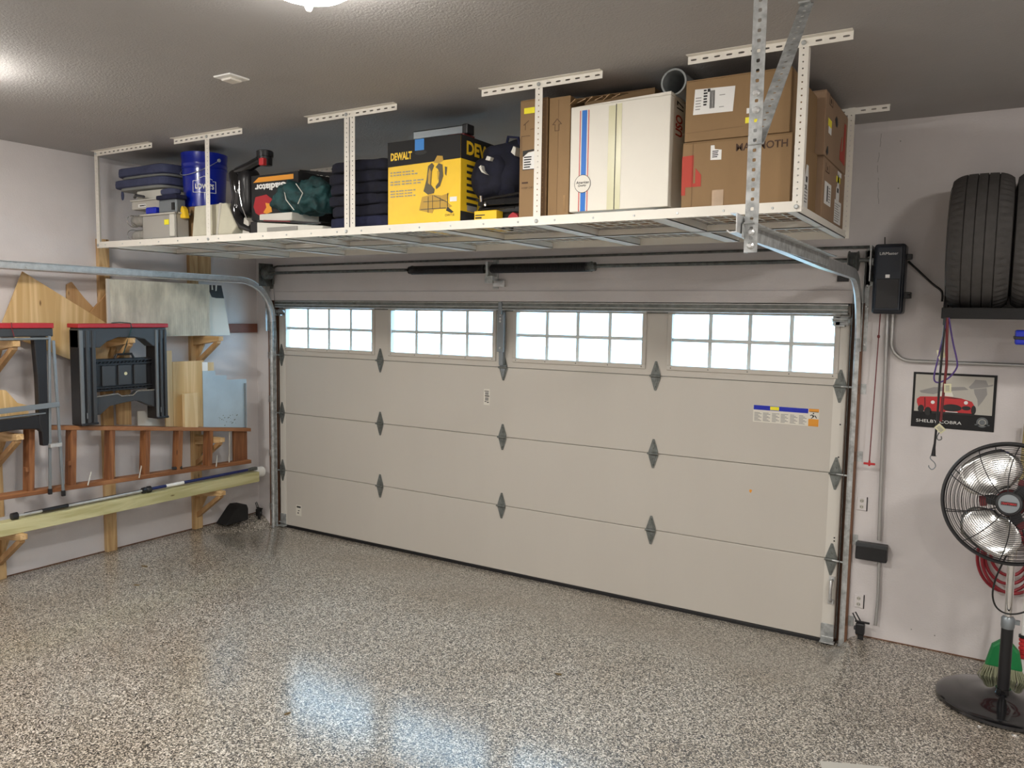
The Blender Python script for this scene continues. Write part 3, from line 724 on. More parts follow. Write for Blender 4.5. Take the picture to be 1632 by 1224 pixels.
lines(t, (4.523, F, 2.575), X, Z, .032, 4, .008, .004, m='ink')
decal('crease', 'card dark', t, (4.435, F, DZ), X, Z, [rect(0, 0, .0015, .28)])
decal('packing_tape', 'brown tape', t, (4.528, F, DZ), X, Z, [rect(0, 0, .05, .07)])
# side labels on the lower front box (it shows its right face between the posts)
decal('shipping_label', 'paper', t, (4.858, -1.62, 2.40), Y, Z, [[(0, 0), (.06, -.02), (.19, .05), (.16, .22), (.03, .235), (0, .20)]], (1, 0, 0))
decal('shipping_label', 'white', t, (4.858, -1.40, DZ + .012), Y, Z, [[(0, 0), (.09, -.005), (.085, .13), (.075, .19), (.035, .19), (.01, .13)]], (1, 0, 0))
lines(t, (4.858, -1.39, 2.40), Y, Z, .07, 6, .014, .006, (1, 0, 0)); decal('label_mark', 'ink', t, (4.858, -1.37, 2.49), Y, Z, [rect(0, 0, .03, .025), rect(.0, -.03, .02, -.012)], (1, 0, 0), .0016)
t = carton('cardboard_box', 'top rear brown carton with hand holes and part of a red logo', 'box', 4.41, 4.882, -1.11, -.495, 2.652, 2.95, 'card side')
decal('red_logo', 'ink red', t, (4.882, -.70, 2.70), Y, Z, [[(0, .0), (.15, -.01), (.15, .20), (.10, .20), (.085, .06), (.03, .04), (0, .04)], [(0, .04), (.03, .04), (.05, .12), (.04, .12)]], (1, 0, 0))
decal('hand_hole', 'ink', t, (4.882, -.84, 2.865), Y, Z, [[(-.03, 0), (.0, .02), (.035, .015), (.05, -.01), (.03, -.03), (.0, -.028)]], (1, 0, 0))
decal('hand_hole', 'ink', t, (4.882, -1.07, 2.672), Y, Z, [[(0, 0), (.03, .03), (.05, .035), (.06, .005), (.03, -.012)]], (1, 0, 0))
decal('yellow_sticker', 'yellow tag', t, (4.882, -1.045, 2.80), Y, Z, [rect(0, 0, .09, .035)], (1, 0, 0)); decal('small_label', 'paper', t, (4.882, -1.03, 2.768), Y, Z, [rect(0, 0, .075, .032)], (1, 0, 0))
decal('fragile_symbol', 'ink brown', t, (4.882, -1.03, 2.90), Y, Z, [rect(0, 0, .003, .045), rect(.08, 0, .083, .045), rect(0, 0, .083, .003), rect(0, .042, .083, .045), disc(.04, .022, .012)], (1, 0, 0))
t = carton('cardboard_box', 'lower rear brown carton with several white and yellow side labels', 'box', 4.40, 4.882, -1.10, -.50, DZ, 2.648, 'card side')
decal('shipping_label', 'paper', t, (4.882, -1.06, 2.435), Y, Z, [rect(0, 0, .17, .105)], (1, 0, 0)); barcode(t, (4.882, -1.0, 2.45), Y, Z, .03, .075, (1, 0, 0), 5); lines(t, (4.882, -.955, 2.45), Y, Z, .05, 6, .013, .006, (1, 0, 0))
decal('shipping_label', 'white', t, (4.882, -.78, DZ + .01), Y, Z, [rect(0, 0, .19, .115)], (1, 0, 0)); lines(t, (4.882, -.77, DZ + .02), Y, Z, .16, 8, .012, .004, (1, 0, 0))
decal('shipping_label', 'white', t, (4.882, -.75, DZ + .126), Y, Z, [[(0, 0), (.09, 0), (.09, .06), (.075, .075), (.06, .13), (.03, .13), (.02, .07), (0, .06)]], (1, 0, 0)); decal('label_mark', 'ink', t, (4.882, -.73, DZ + .165), Y, Z, [rect(0, 0, .045, .022)], (1, 0, 0), .0016)
decal('yellow_sticker', 'yellow tag', t, (4.882, -.76, 2.60 - .02), Y, Z, [rect(0, 0, .11, .03)], (1, 0, 0)); decal('small_label', 'paper', t, (4.882, -.73, 2.614), Y, Z, [rect(0, 0, .11, .024)], (1, 0, 0))
decal('fragile_symbol', 'ink brown', t, (4.882, -1.05, 2.585), Y, Z, [rect(0, 0, .003, .04), rect(.09, 0, .093, .04), disc(.045, .02, .010), rect(0, 0, .093, .003)], (1, 0, 0))

# white bicycle carton
t = carton('bicycle_box', 'large white carton with a blue and red stripe and round badge', 'box', 3.828, 4.326, F, -1.44, DZ + .012, 2.868, 'white card', False)
MB().prism([(3.828, 0), (4.326, 0), (4.326, .014), (3.828, -.0)], (0, F, 2.868), X, Z, Y, .215).build('top_edge', 'white card', t)
decal('blue_stripe', 'blue', t, (3.888, F, DZ + .013), X, Z, [rect(0, 0, .026, .47)])
decal('red_stripe', 'red', t, (3.888, F, DZ + .013), X, Z, [rect(-.011, 0, -.007, .47), rect(.033, 0, .037, .47)])
decal('badge_ring', 'ink', t, (3.898, F, 2.507), X, Z, [disc(0, 0, .043, 32)], lift=.0016); decal('badge', 'white card', t, (3.898, F, 2.507), X, Z, [disc(0, 0, .0405, 32)], lift=.0024)
text('lettering', 'American', 'ink', t, (3.863, F, 2.507), X, Z + X * 0, .070, .013, lift=.0034, shear=.3, bold=.02)
text('lettering', 'Quality', 'ink', t, (3.875, F, 2.492), X, Z, .045, .012, lift=.0034, shear=.3, bold=.02)
decal('tape', 'tape', t, (4.026, F, DZ + .013), X, Z, [rect(0, 0, .035, .475), rect(.040, 0, .066, .48)])
decal('seam', 'ink', t, (4.062, F, DZ + .013), X, Z, [rect(0, 0, .003, .48)], lift=.0012)
text('lettering', 'USO', 'ink red', t, (4.326, -1.50, 2.705), Z, (0, -1, 0), .095, .09, (1, 0, 0), bold=.03); text('lettering', '17', 'ink', t, (4.326, -1.49, 2.825), Z, (0, -1, 0), .035, .09, (1, 0, 0), bold=.02)
# grey pipe on top
pb = MB(); prof = [(.052, 0), (.060, .0), (.060, .36), (.052, .36)]
pb.lathe((4.315, -1.60, 2.936), Y, prof, 32, closed=True); o = pb.build('grey_pipe', 'pvc grey', smooth=True); tag(o, 'short grey pipe lying on the white striped carton', 'pipe')
# tall brown cartons
t = carton('tall_cardboard_box', 'narrow tall brown carton with a yellow tag behind a rack post', 'box', 3.545, 3.700, F, -1.28, DZ, 2.935)
decal('yellow_sticker', 'yellow tag', t, (3.568, F, 2.868), X, Z, [rect(0, 0, .06, .028)])
decal('product_label', 'paper', t, (3.566, F, 2.60), X, Z, [[(0, 0), (.085, 0), (.085, .07), (.07, .085), (.03, .08), (0, .06)]]); decal('label_border', 'ink', t, (3.566, F, 2.60), X, Z, [rect(-.002, -.004, .085, 0), [(-.002, .06), (.03, .083), (.085, .088), (.085, .095), (-.002, .09)]], lift=.0012)
lines(t, (3.572, F, 2.607), X, Z, .05, 5, .012, .006, m='ink'); decal('arrow_print', 'ink brown', t, (3.575, F, 2.79), X, Z, [rect(0, 0, .002, .03), [(-.01, .025), (.02, .045), (.021, .043), (-.008, .023)], rect(.03, 0, .05, .002), rect(-.02, -.03, -.018, -.17), rect(-.02, -.03, .03, -.028)])
lines(t, (3.562, F, 2.53), X, Z, .05, 1, .02, .008, m='ink brown'); text('lettering', 'KEEP DRY', 'ink brown', t, (3.562, F, 2.505), X, Z, .07, .008)
decal('perforated_tape', 'card dark', t, (3.662, F, DZ), X, Z, [rect(0, 0, .036, .56)])
decal('tape_dots', 'brown tape', t, (3.680, F, DZ), X, Z, [disc(0, .02 + .024 * k, .0035, 6) for k in range(23)], lift=.0016)
t = carton('tall_cardboard_box', 'wide tall brown carton printed with an arrow, torn open on top', 'box', 3.712, 4.16, -1.43, -1.10, DZ, 2.975)
decal('arrow_print', 'ink brown', t, (3.76, -1.43, 2.815), X, Z, [[(0, 0), (.0, -.03), (.003, -.03), (.003, .0)], [(.03, 0), (.03, -.03), (.033, -.03), (.033, 0)], rect(0, -.032, .033, -.03), [(-.014, 0), (.0165, .035), (.0165, .032), (-.009, .0)], [(.047, 0), (.0165, .035), (.0165, .032), (.042, 0)], rect(-.014, -.002, 0, 0), rect(.033, -.002, .047, 0)])
decal('packing_tape', 'brown tape', t, (3.80, -1.43, DZ), X, Z, [rect(0, 0, .03, .12)])
t2 = carton('brown_carton', 'brown carton front standing left of the white striped carton', 'box', 3.709, 3.824, F, -1.50, DZ, 2.928, flaps=False)
decal('arrow_print', 'ink brown', t2, (3.742, F, 2.80), X, Z, [rect(0, -.03, .002, 0), rect(.022, -.03, .024, 0), rect(0, -.032, .024, -.03), [(-.013, 0), (.012, .026), (.012, .023), (-.009, .0)], [(.037, 0), (.012, .026), (.012, .023), (.033, 0)], rect(-.013, -.002, 0, 0), rect(.024, -.002, .037, 0)])
decal('packing_tape', 'brown tape', t2, (3.795, F, DZ + .015), X, Z, [rect(0, 0, .012, .08)]); decal('crease', 'card dark', t2, (3.76, F, DZ), X, Z, [rect(0, 0, .0012, .55)])
rp = MB()
for k in range(6):
    a = k * .055; rp.add([(3.82 + a * .8, F - .004, 2.88 + .005 * (k % 2)), (3.86 + a * .8, F - .02 + .02 * (k % 2), 2.90), (3.87 + a * .7, -1.52, 2.925 + .006 * (k % 3)), (3.80 + a * .7, -1.50, 2.935)], [(0, 1, 2, 3)])
o = rp.build('torn_wrap', 'brown tape'); o.modifiers.new('thick', 'SOLIDIFY').thickness = .003
tag(o, 'crumpled brown packing tape and torn card on top of the white carton', 'packing paper')

# saw box
SX0, SX1, SZ1, SB = 2.697, 3.188, 2.812, -1.12
t = carton('power_tool_box', 'yellow and black power saw carton with blue tape', 'box', SX0, SX1, F, SB, DZ, SZ1, 'yellow')
decal('black_band', 'black matte', t, (SX0, F, DZ), X, Z, [[(0, .315), (SX1 - SX0, .325), (SX1 - SX0, .446), (0, .446)]])
decal('black_band', 'black matte', t, (SX1, F, DZ), Y, Z, [rect(0, .325, SB - F, .446), rect(0, 0, SB - F, .055)], (1, 0, 0))
MB().box(SX0 - .001, SX1 + .001, F - .001, SB, SZ1 - .003, SZ1 + .001).build('black_top', 'black matte', t)
text('lettering', 'DEWALT', 'yellow', t, (SX0 + .022, F, DZ + .347), X, Z, .148, .042, lift=.0022, bold=.04)
text('lettering', 'DEWALT', 'yellow', t, (SX1, F + .05, DZ + .352), Y, Z, .40, .072, (1, 0, 0), lift=.0022, bold=.04)
decal('blue_tape', 'blue tape', t, (SX0 + .19, F, DZ + .388), X, Z, [rect(0, 0, .062, .06)], lift=.002)
decal('hand_hole', 'ink', t, (SX0 + .23, F, DZ + .375), X, Z, [disc(0, 0, .040, 20, .012)], lift=.0022)
for k, (n_, z_, w_) in enumerate(((2, .285, .19), (2, .235, .24), (3, .170, .18))):
    for q in range(n_): lines(t, (SX0 + .02, F, DZ + z_ - .02 + q * .0145), X, Z, w_ / 9 * .92, 1, .01, .0065, seed=k + 9, m='ink grey') if 0 else decal('printed_lines', 'ink grey', t, (SX0 + .02, F, DZ + z_ - .02 + q * .0145), X, Z, [rect(w_ / 9 * c, 0, w_ / 9 * (c + .55 + .3 * ((c * 7 + q * 3 + k) % 3) / 2), .006) for c in range(9 - (q + k) % 2)])
decal('saw_picture', 'saw grey', t, (SX0 + .25, F, DZ + .10), X, Z, [[(.0, .07), (.03, .05), (.07, .055), (.075, .075), (.05, .10), (.055, .17), (.07, .20), (.055, .215), (.03, .20), (.02, .13)], [(.08, .19), (.10, .21), (.125, .20), (.13, .14), (.11, .09), (.085, .075), (.08, .09), (.10, .11), (.105, .16), (.095, .18)], [(.14, .19), (.155, .185), (.15, .14), (.142, .15)]], lift=.0016)
decal('saw_picture_yellow', 'gold print', t, (SX0 + .25, F, DZ + .10), X, Z, [[(-.03, -.03), (.06, -.05), (.07, -.03), (.16, -.03), (.19, -.02), (.15, .01), (.17, .05), (.12, .04), (.05, .05), (-.01, .04)], [(.065, .215), (.09, .25), (.125, .245), (.13, .22), (.10, .21)]], lift=.001)
decal('saw_detail', 'gold print', t, (SX0 + .25, F, DZ + .10), X, Z, [[(.03, .11), (.045, .10), (.05, .17), (.04, .19), (.032, .16)], [(.095, .12), (.102, .13), (.10, .17), (.092, .17)], [(.10, .235), (.115, .24), (.118, .228), (.105, .222)]], lift=.0024)
decal('saw_detail_lines', 'saw grey', t, (SX0 + .25, F, DZ + .10), X, Z, [rect(-.02, -.028, .15, -.024), rect(0, .012, .14, .015), rect(.03, -.045, .034, .04), rect(.06, -.03, .063, .045), [(.07, .04), (.16, .0), (.163, .003), (.072, .044)], rect(.11, -.028, .113, .03)], lift=.0024)
decal('saw_picture_dark', 'ink', t, (SX0 + .25, F, DZ + .06), X, Z, [[(.16, .02), (.20, -.01), (.185, -.015), (.15, 0)], rect(.158, .02, .162, .09)], lift=.0018)
decal('price_sticker', 'paper', t, (SX0 + .425, F, DZ + .105), X, Z, [rect(0, 0, .045, .024)], lift=.0018)
text('lettering', 'DW718', 'ink', t, (SX0 + .395, F, DZ + .030), X, Z, .058, .012)
for k in range(7): decal('side_print', 'ink', t, (SX1, F + .055, DZ + .09 + k * .033), Y, Z, [rect(0, 0, .10 + .05 * (k % 3), .014)], (1, 0, 0))
decal('side_picture', 'ink grey', t, (SX1, F + .06, DZ + .06), Y, Z, [rect(0, 0, .09, .03), rect(.12, 0, .20, .04)], (1, 0, 0), .0016)
# rail on top of it
t = thing('metal_rail', 'short grey metal rail with black end cap on the saw carton', 'rail', (3.0, -1.5, SZ1))
b = MB()
for (a_, b_, c_, d_) in ((-.03, .03, .022, .026), (-.03, -.027, .026, .062), (-.03, .03, .058, .062), (-.012, -.009, .026, .058)): b.box(2.825, 3.150, -1.56 + a_, -1.56 + b_, SZ1 + c_, SZ1 + d_)
b.build('rail_profile', 'steel grey', t)
MB().box(3.150, 3.185, -1.594, -1.526, SZ1 + .016, SZ1 + .068).build('end_cap', 'black', t, bevel=.006)
MB().box(3.06, 3.17, -1.60, -1.50, SZ1, SZ1 + .018).build('red_rest', 'red dark', t, bevel=.003)

# moving blankets, each one a folded slab
for k in range(6):
    h = .066; z = DZ + h * k + h / 2 - .003 * k
    jx = [0, .012, -.01, .004, -.006, .01][k]
    o = MB().blob((2.447 + jx, -1.44, z), (.235, .20, h / 2 + .002), .30, 56, 14, .011, 11, k * 3.1).build('moving_blanket', 'navy cloth light' if k == 0 else 'navy cloth', smooth=True)
    tag(o, ['lowest folded navy moving blanket of the stack, slightly lighter', 'second folded navy moving blanket from the bottom', 'third folded navy moving blanket from the bottom', 'fourth folded navy moving blanket from the bottom', 'fifth folded navy moving blanket, just below the top one', 'topmost folded navy moving blanket of the stack beside the yellow carton'][k], 'blanket', 'folded moving blankets')

# duffel, boxes and jack behind the saw box
t = thing('duffel_bag', 'dark navy bag with white patches between saw carton and tall carton', 'bag', (3.42, -1.40, 2.50))
MB().blob((3.375, -1.40, 2.645), (.155, .17, .155), .55, 36, 18, .05, 7, 5).build('bag_body', 'navy cloth', t, smooth=True)
MB().blob((3.30, -1.50, 2.60), (.10, .09, .11), .6, 24, 14, .03, 9, 2).build('side_pocket', 'navy cloth', t, smooth=True)
MB().tube([(3.36, -1.50, 2.72), (3.40, -1.53, 2.80), (3.46, -1.53, 2.79), (3.47, -1.50, 2.70)], .008, 8).build('strap', 'navy cloth light', t)
for (x, z, s) in ((3.315, 2.675, 0), (3.275, 2.62, 1), (3.47, 2.70, 2)):
    MB().prism([[(0, 0), (.03, -.006), (.036, .012), (.012, .02)], [(0, .022), (.018, -.005), (.05, -.02), (.022, .006), (.014, .032)], [(0, 0), (.025, -.02), (.03, .02), (.015, .03)]][s], (x, -1.618, z), X, Z, Y, .06).build('white_patch', 'off white', t, bevel=.002)
t = thing('floor_jack', 'black and chrome jack with a red saddle in front of the tall carton', 'jack', (3.40, -1.50, DZ))
MB().box(3.26, 3.52, -1.60, -1.44, DZ + .08, DZ + .115).tube([(3.25, -1.60, DZ + .11), (3.52, -1.61, DZ + .13)], .007, 8).tube([(3.27, -1.61, DZ + .055), (3.50, -1.615, DZ + .06)], .006, 8).build('jack_frame', 'black gloss', t, bevel=.006)
MB().box(3.24, 3.50, -1.56, -1.42, DZ, DZ + .08).build('jack_base', 'black', t, bevel=.004)
MB().prism([(0, 0), (.07, 0), (.06, .02), (.035, .035), (.012, .02)], (3.46, -1.63, DZ), X, Z, Y, .05).build('saddle', 'red paint', t, bevel=.003)
MB().tube([(3.29, -1.615, DZ + .13), (3.29, -1.61, DZ + .10)], .008, 8).lathe((3.315, -1.61, DZ + .075), Z, [(.007, 0), (.008, .012), (.004, .02)], 10).build('chrome_fittings', 'chrome', t, smooth=True)
t = carton('small_yellow_box', 'small yellow carton lying under the black jack', 'box', 3.262, 3.40, -1.635, -1.57, DZ, DZ + .05, 'yellow', False)
decal('printed_lines', 'ink', t, (3.27, -1.635, DZ + .01), X, Z, [rect(0, 0, .04, .008), rect(.0, .015, .06, .02)])

# left end of the rack -------------------------------------------------
t = thing('seat_cushion', 'upper navy outdoor seat cushion on the corner end of the rack', 'cushion', (.385, -1.40, 2.83), 'navy seat cushions')
MB().blob((.385, -1.40, 2.855), (.285, .22, .037), .25, 44, 12, .006, 4, 1).build('cushion_top', 'cushion', t, smooth=True)
MB().blob((.39, -1.39, 2.817), (.27, .21, .012), .3, 36, 8, .004, 5, 2).build('cushion_underside', 'cushion grey', t, smooth=True)
t = thing('seat_cushion', 'lower navy outdoor seat cushion with a hanging tie, under another cushion', 'cushion', (.375, -1.40, 2.76), 'navy seat cushions')
MB().blob((.375, -1.40, 2.772), (.30, .23, .032), .25, 44, 12, .006, 4, 4).build('cushion_top', 'cushion', t, smooth=True)
MB().blob((.385, -1.40, 2.737), (.27, .215, .014), .3, 36, 8, .004, 5, 6).build('cushion_underside', 'cushion grey', t, smooth=True)
MB().blob((.105, -1.56, 2.705), (.014, .006, .035), .7, 10, 8, .004, 20, 2).build('tie', 'cushion', t, smooth=True)
t = thing('white_case', 'shallow off-white case with a small label under the cushions', 'case', (.50, -1.45, 2.60))
MB().box(.27, .66, -1.60, -1.30, 2.585, 2.645).build('case_body', 'grey box', t, bevel=.008); MB().box(.26, .67, -1.605, -1.295, 2.645, 2.655).build('case_lid', 'off white', t, bevel=.003)
decal('case_label', 'white', t, (.35, -1.60, 2.60), X, Z, [rect(0, 0, .09, .022)]); decal('label_print', 'ink', t, (.37, -1.601, 2.606), X, Z, [rect(0, 0, .05, .008), disc(.06, .005, .005, 8)])
MB().box(.30, .60, -1.58, -1.34, 2.655, 2.72).build('case_contents', 'off white', t, bevel=.01)
MB().tube([(.34, -1.62, 2.668), (.37, -1.63, 2.68), (.42, -1.62, 2.672), (.46, -1.63, 2.665)], .010, 8).build('case_handle', 'charcoal', t, smooth=True)
t = thing('storage_bin', 'clear plastic storage bin with a yellow tag, next to the white foam wedge', 'bin', (.73, -1.50, DZ))
b = MB(); x0_, x1_, y0_, y1_ = .47, .885, -1.68, -1.555; z0_, z1_ = DZ, 2.535
b.box(x0_ + .02, x1_ - .02, y0_ + .015, y0_ + .02, z0_, z1_).box(x0_ + .02, x1_ - .02, y1_ - .02, y1_ - .015, z0_, z1_).box(x0_ + .02, x0_ + .025, y0_ + .015, y1_ - .015, z0_, z1_).box(x1_ - .025, x1_ - .02, y0_ + .015, y1_ - .015, z0_, z1_).box(x0_ + .02, x1_ - .02, y0_ + .015, y1_ - .015, z0_, z0_ + .005)
b.build('bin_body', 'clear plastic', t)
MB().box(x0_, x1_, y0_, y0_ + .018, z1_ - .012, z1_).box(x0_, x1_, y1_ - .018, y1_, z1_ - .012, z1_).box(x0_, x0_ + .02, y0_, y1_, z1_ - .012, z1_).box(x1_ - .02, x1_, y0_, y1_, z1_ - .012, z1_).build('bin_rim', 'grey box', t, bevel=.003)
decal('tag', 'yellow tag', t, (.735, y0_ + .014, 2.455), X, Z, [rect(0, 0, .05, .035)]); MB().box(.80, .85, y0_ + .005, y0_ + .015, z0_ + .01, z1_ - .012).build('bin_latch', 'off white', t, bevel=.003)
MB().blob((.66, -1.617, 2.44), (.14, .035, .06), .5, 20, 12, .006, 12, 3).build('bin_contents', 'grey box', t, smooth=True)
o = MB().box(.53, .64, -1.67, -1.58, 2.535, 2.583).build('blue_pouch', 'print blue', bevel=.012); tag(o, 'small bright blue pouch lying in the clear bin', 'pouch')
t = thing('lidded_bin', 'small grey bin with navy lid stacked on the clear bin', 'bin', (.78, -1.48, 2.535))
MB().box(.665, .855, -1.66, -1.585, 2.535, 2.625).build('bin_body', 'steel grey', t, bevel=.01); MB().box(.65, .87, -1.67, -1.58, 2.625, 2.655).build('bin_lid', 'navy cloth light', t, bevel=.008)
MB().box(.82, .845, -1.672, -1.66, 2.55, 2.60).build('latch', 'black', t, bevel=.003); MB().blob((.75, -1.622, 2.678), (.085, .038, .024), .6, 20, 10, .005, 14, 3).build('folded_cloth', 'cushion', t, smooth=True)
o = MB().prism([(0, 0), (.055, 0), (.04, .06), (.018, .085), (.004, .06)], (.865, -1.64, 2.495), X, Z, Y, .04).build('yellow_bottle', 'yellow', bevel=.008); tag(o, 'small yellow bottle wedged between the clear bin and blue bucket', 'bottle')
for i, (z, lx) in enumerate(((2.505, 'upper'), (2.405, 'lower'))):
    b = MB().blob((.40, -1.56, z), (.115, .09, .042), .65, 28, 16, .016, 15, i * 5)
    o = b.build('plastic_roll', 'plastic film', smooth=True); tag(o, ['upper crumpled clear plastic roll beside the clear bin', 'lower crumpled clear plastic roll resting on the rack deck'][i], 'plastic wrap', 'crumpled plastic rolls')
    b = MB().tube([(.285 + .02 * abs(cos(a)) + .0, -1.60 + .06 * cos(a), z + .040 * sin(a)) for a in [q * pi / 8 for q in range(16)]], .003, 6, closed=True)
    r_ = b.build('rim', 'chrome'); attach(r_, o); r_.matrix_parent_inverse = Matrix.Identity(4)
# bucket
t = thing('bucket', 'bright blue plastic bucket with white house logo beside the navy cushions', 'bucket', (.838, -1.415, 2.585))
bx, by, bz = .838, -1.415, 2.585
MB().lathe((bx, by, bz), Z, [(.130, 0), (.134, .004), (.146, .26), (.151, .262), (.151, .272), (.147, .274), (.151, .29), (.152, .296), (.148, .31), (.154, .360), (.154, .368), (.146, .368), (.143, .31), (.126, .01), (.001, .008)], 48).build('bucket_body', 'bucket blue', t, smooth=True)
b = MB()
for s in (-1, 1): b.lathe((bx + s * .150, by, bz + .32), (s, 0, 0), [(.012, 0), (.012, .008), (.006, .010)], 12)
b.tube([(bx + .158 * cos(a), by - .158 * sin(a), bz + .32 - .11 * sin(a)) for a in [pi * q / 16 for q in range(17)]], .0022, 6)
b.build('bail_handle', 'galv', t)
def wrap(me, R_, a0):                                            # bend flat letters (x, z) round the bucket wall
    for v_ in me.vertices:
        a = a0 + v_.co.x / R_; k = v_.co.y; v_.co = Vector((bx + (R_ + k) * sin(a), by - (R_ + k) * cos(a), bz + v_.co.z))
av = math.atan2(5.6253 - bx, by + 5.1127) * .98
tx = text('lettering', "LOWE'S", 'white', None, (-.060, .0, .118), X, Z, .122, .036, (0, 1, 0), lift=.0025, bold=.03)
wrap(tx.data, .143, av); attach(tx, t)
ol = MB()
P_ = [(-.075, .095), (.075, .095), (.075, .172), (.053, .172), (.053, .182), (.0, .205), (-.048, .182), (-.048, .172), (-.075, .172)]
for i in range(len(P_)):
    a_, b_ = P_[i], P_[(i + 1) % len(P_)]; n_ = 8
    for k in range(n_):
        p = (a_[0] + (b_[0] - a_[0]) * k / n_, a_[1] + (b_[1] - a_[1]) * k / n_); q = (a_[0] + (b_[0] - a_[0]) * (k + 1) / n_, a_[1] + (b_[1] - a_[1]) * (k + 1) / n_)
        ol.beam((p[0], .002, p[1]), (q[0], .002, q[1]), .002, .003, (0, 0, 1) if abs(a_[1] - b_[1]) < .02 else (1, 0, 0))
ol = ol.build('house_logo', 'white', None); wrap(ol.data, .143, av); attach(ol, t)
carton('plain_carton', 'plain brown carton carrying the blue bucket behind the clear bin', 'box', .70, .985, -1.545, -1.25, DZ, 2.5845, 'card')
t = thing('foam_wedge', 'off-white foam wedge with a grey strap in front of the blue bucket', 'foam block', (1.20, -1.5, DZ))
MB().prism([(1.0, DZ), (1.39, DZ + .003), (1.44, DZ + .05), (1.345, DZ + .205), (1.03, DZ + .20)], (0, -1.65, 0), X, Z, Y, .42).build('wedge_body', 'foam', t, bevel=.010)
MB().prism([(1.245, DZ + .004), (1.265, DZ + .004), (1.305, DZ + .206), (1.285, DZ + .206)], (0, -1.653, 0), X, Z, Y, .01).build('strap', 'grey box', t)

# leaf blower / vacuum
t = thing('leaf_blower', 'shiny black curved leaf blower body standing behind the foam wedge', 'leaf blower', (1.50, -1.5, DZ + .02))
b = MB().tube([(1.36, -1.60, 2.765), (1.385, -1.60, 2.73), (1.40, -1.60, 2.66), (1.40, -1.60, 2.60), (1.38, -1.60, 2.54), (1.40, -1.60, 2.47), (1.46, -1.60, 2.42), (1.55, -1.60, 2.39)], [.03, .042, .042, .036, .037, .040, .038, .033], 18)
b.build('blower_tube', 'black gloss', t, smooth=True)
MB().tube([(1.34, -1.6, 2.755), (1.40, -1.6, 2.772), (1.50, -1.58, 2.80), (1.60, -1.56, 2.84)], [.012, .024, .03, .032], 12).build('handle', 'black gloss', t, smooth=True)
MB().blob((1.44, -1.54, 2.645), (.062, .075, .150), .6, 28, 16, .012, 6, 3).build('motor_housing', 'black', t, smooth=True)
MB().lathe((1.60, -1.55, 2.80), Z, [(.045, 0), (.046, .05), (.052, .052), (.052, .085), (.044, .09), (.02, .092)], 20).build('cap', 'black', t, smooth=True)
MB().box(1.61, 1.65, -1.61, -1.58, 2.79, 2.835).build('red_latch', 'red', t, bevel=.004)
MB().tube([(1.47, -1.645, 2.70), (1.475, -1.648, 2.62), (1.495, -1.648, 2.54), (1.54, -1.65, 2.46)], .004, 8).build('chrome_trim', 'chrome', t)
MB().box(1.56, 1.64, -1.64, -1.56, DZ, DZ + .075).build('foot', 'black', t, bevel=.006)
t = carton('product_carton', 'black carton with upside-down white lettering and red picture', 'box', 1.508, 1.93, -1.585, -1.30, DZ + .085, 2.735, 'black matte', False)
decal('yellow_strip', 'orange', t, (1.53, -1.585, 2.690), X, Z, [[(0, 0), (.36, .0), (.36, .030), (.05, .030)]])
text('lettering', 'Gladiator', 'white', t, (1.83, -1.585, 2.678), (-1, 0, 0), (0, 0, -1), .285, .044, lift=.001, bold=.04)
decal('red_picture', 'red paint', t, (1.53, -1.585, 2.480), X, Z, [[(.0, .06), (.02, .12), (.12, .13), (.17, .10), (.16, .03), (.06, .0), (.02, .02)]]); decal('yellow_picture', 'orange', t, (1.62, -1.586, 2.50), X, Z, [[(0, 0), (.03, .03), (.02, .06), (.07, .05), (.08, .0), (.03, -.01)]])
t = thing('printed_panel', 'slanting black panel with a row of small white letters', 'panel', (1.96, -1.42, 2.66))
MB().prism([(1.62, 2.70), (2.22, 2.60), (2.22, 2.73), (1.62, 2.815)], (0, -1.28, 0), X, Z, Y, .03).build('panel_body', 'black matte', t, bevel=.003)
text('lettering', 'VINTAGE CLASSICS', 'grey box', t, (1.60, -1.282, 2.775), Vector((1, 0, -.17)).normalized(), Z, .50, .026)
MB().box(1.66, 2.20, -1.27, -1.20, DZ, 2.66).build('panel_base', 'black matte', t)
t = thing('teal_tarp', 'crumpled teal tarp with a thin cord in front of black panel', 'tarp', (1.95, -1.5, 2.48))
MB().blob((1.955, -1.555, 2.575), (.235, .10, .098), .7, 90, 50, .042, 12, 8).build('tarp_body', 'teal cloth', t, smooth=True)
MB().tube([(1.90, -1.668, 2.60), (1.92, -1.675, 2.55), (1.99, -1.678, 2.485)], .003, 6).tube([(2.00, -1.67, 2.64), (2.06, -1.675, 2.58), (2.02, -1.675, 2.52)], .003, 6).build('cord', 'off white', t)
t = thing('folded_panel_bundle', 'silver-white flat sheet bundle with a dark rod under the tarp', 'sheet bundle', (1.9, -1.53, DZ))
MB().box(1.655, 1.94, -1.65, -1.42, DZ + .065, DZ + .115).build('upper_sheet', 'off white', t, bevel=.006)
MB().prism([(1.645, DZ), (2.20, DZ), (2.21, DZ + .02), (1.645, DZ + .065)], (0, -1.66, 0), X, Z, Y, .22).build('lower_sheet', 'off white', t, bevel=.004)
MB().box(1.74, 2.0, -1.665, -1.66, DZ + .004, DZ + .028).build('film_sleeve', 'clear plastic', t)
MB().beam((1.66, -1.665, DZ + .073), (2.20, -1.665, DZ + .035), .010, .010).build('rod', 'black', t)
MB().beam((1.72, -1.672, DZ + .071), (1.95, -1.672, DZ + .055), .004, .008).build('rod_stripe', 'red dark', t)
o = MB().prism([(0, 0), (.07, 0), (.06, .08), (.02, .11)], (1.47, -1.63, DZ), X, Z, Y, .12).build('brown_paper_sack', 'grey box', bevel=.006); tag(o, 'small grey-brown paper piece standing right of the foam wedge', 'paper')

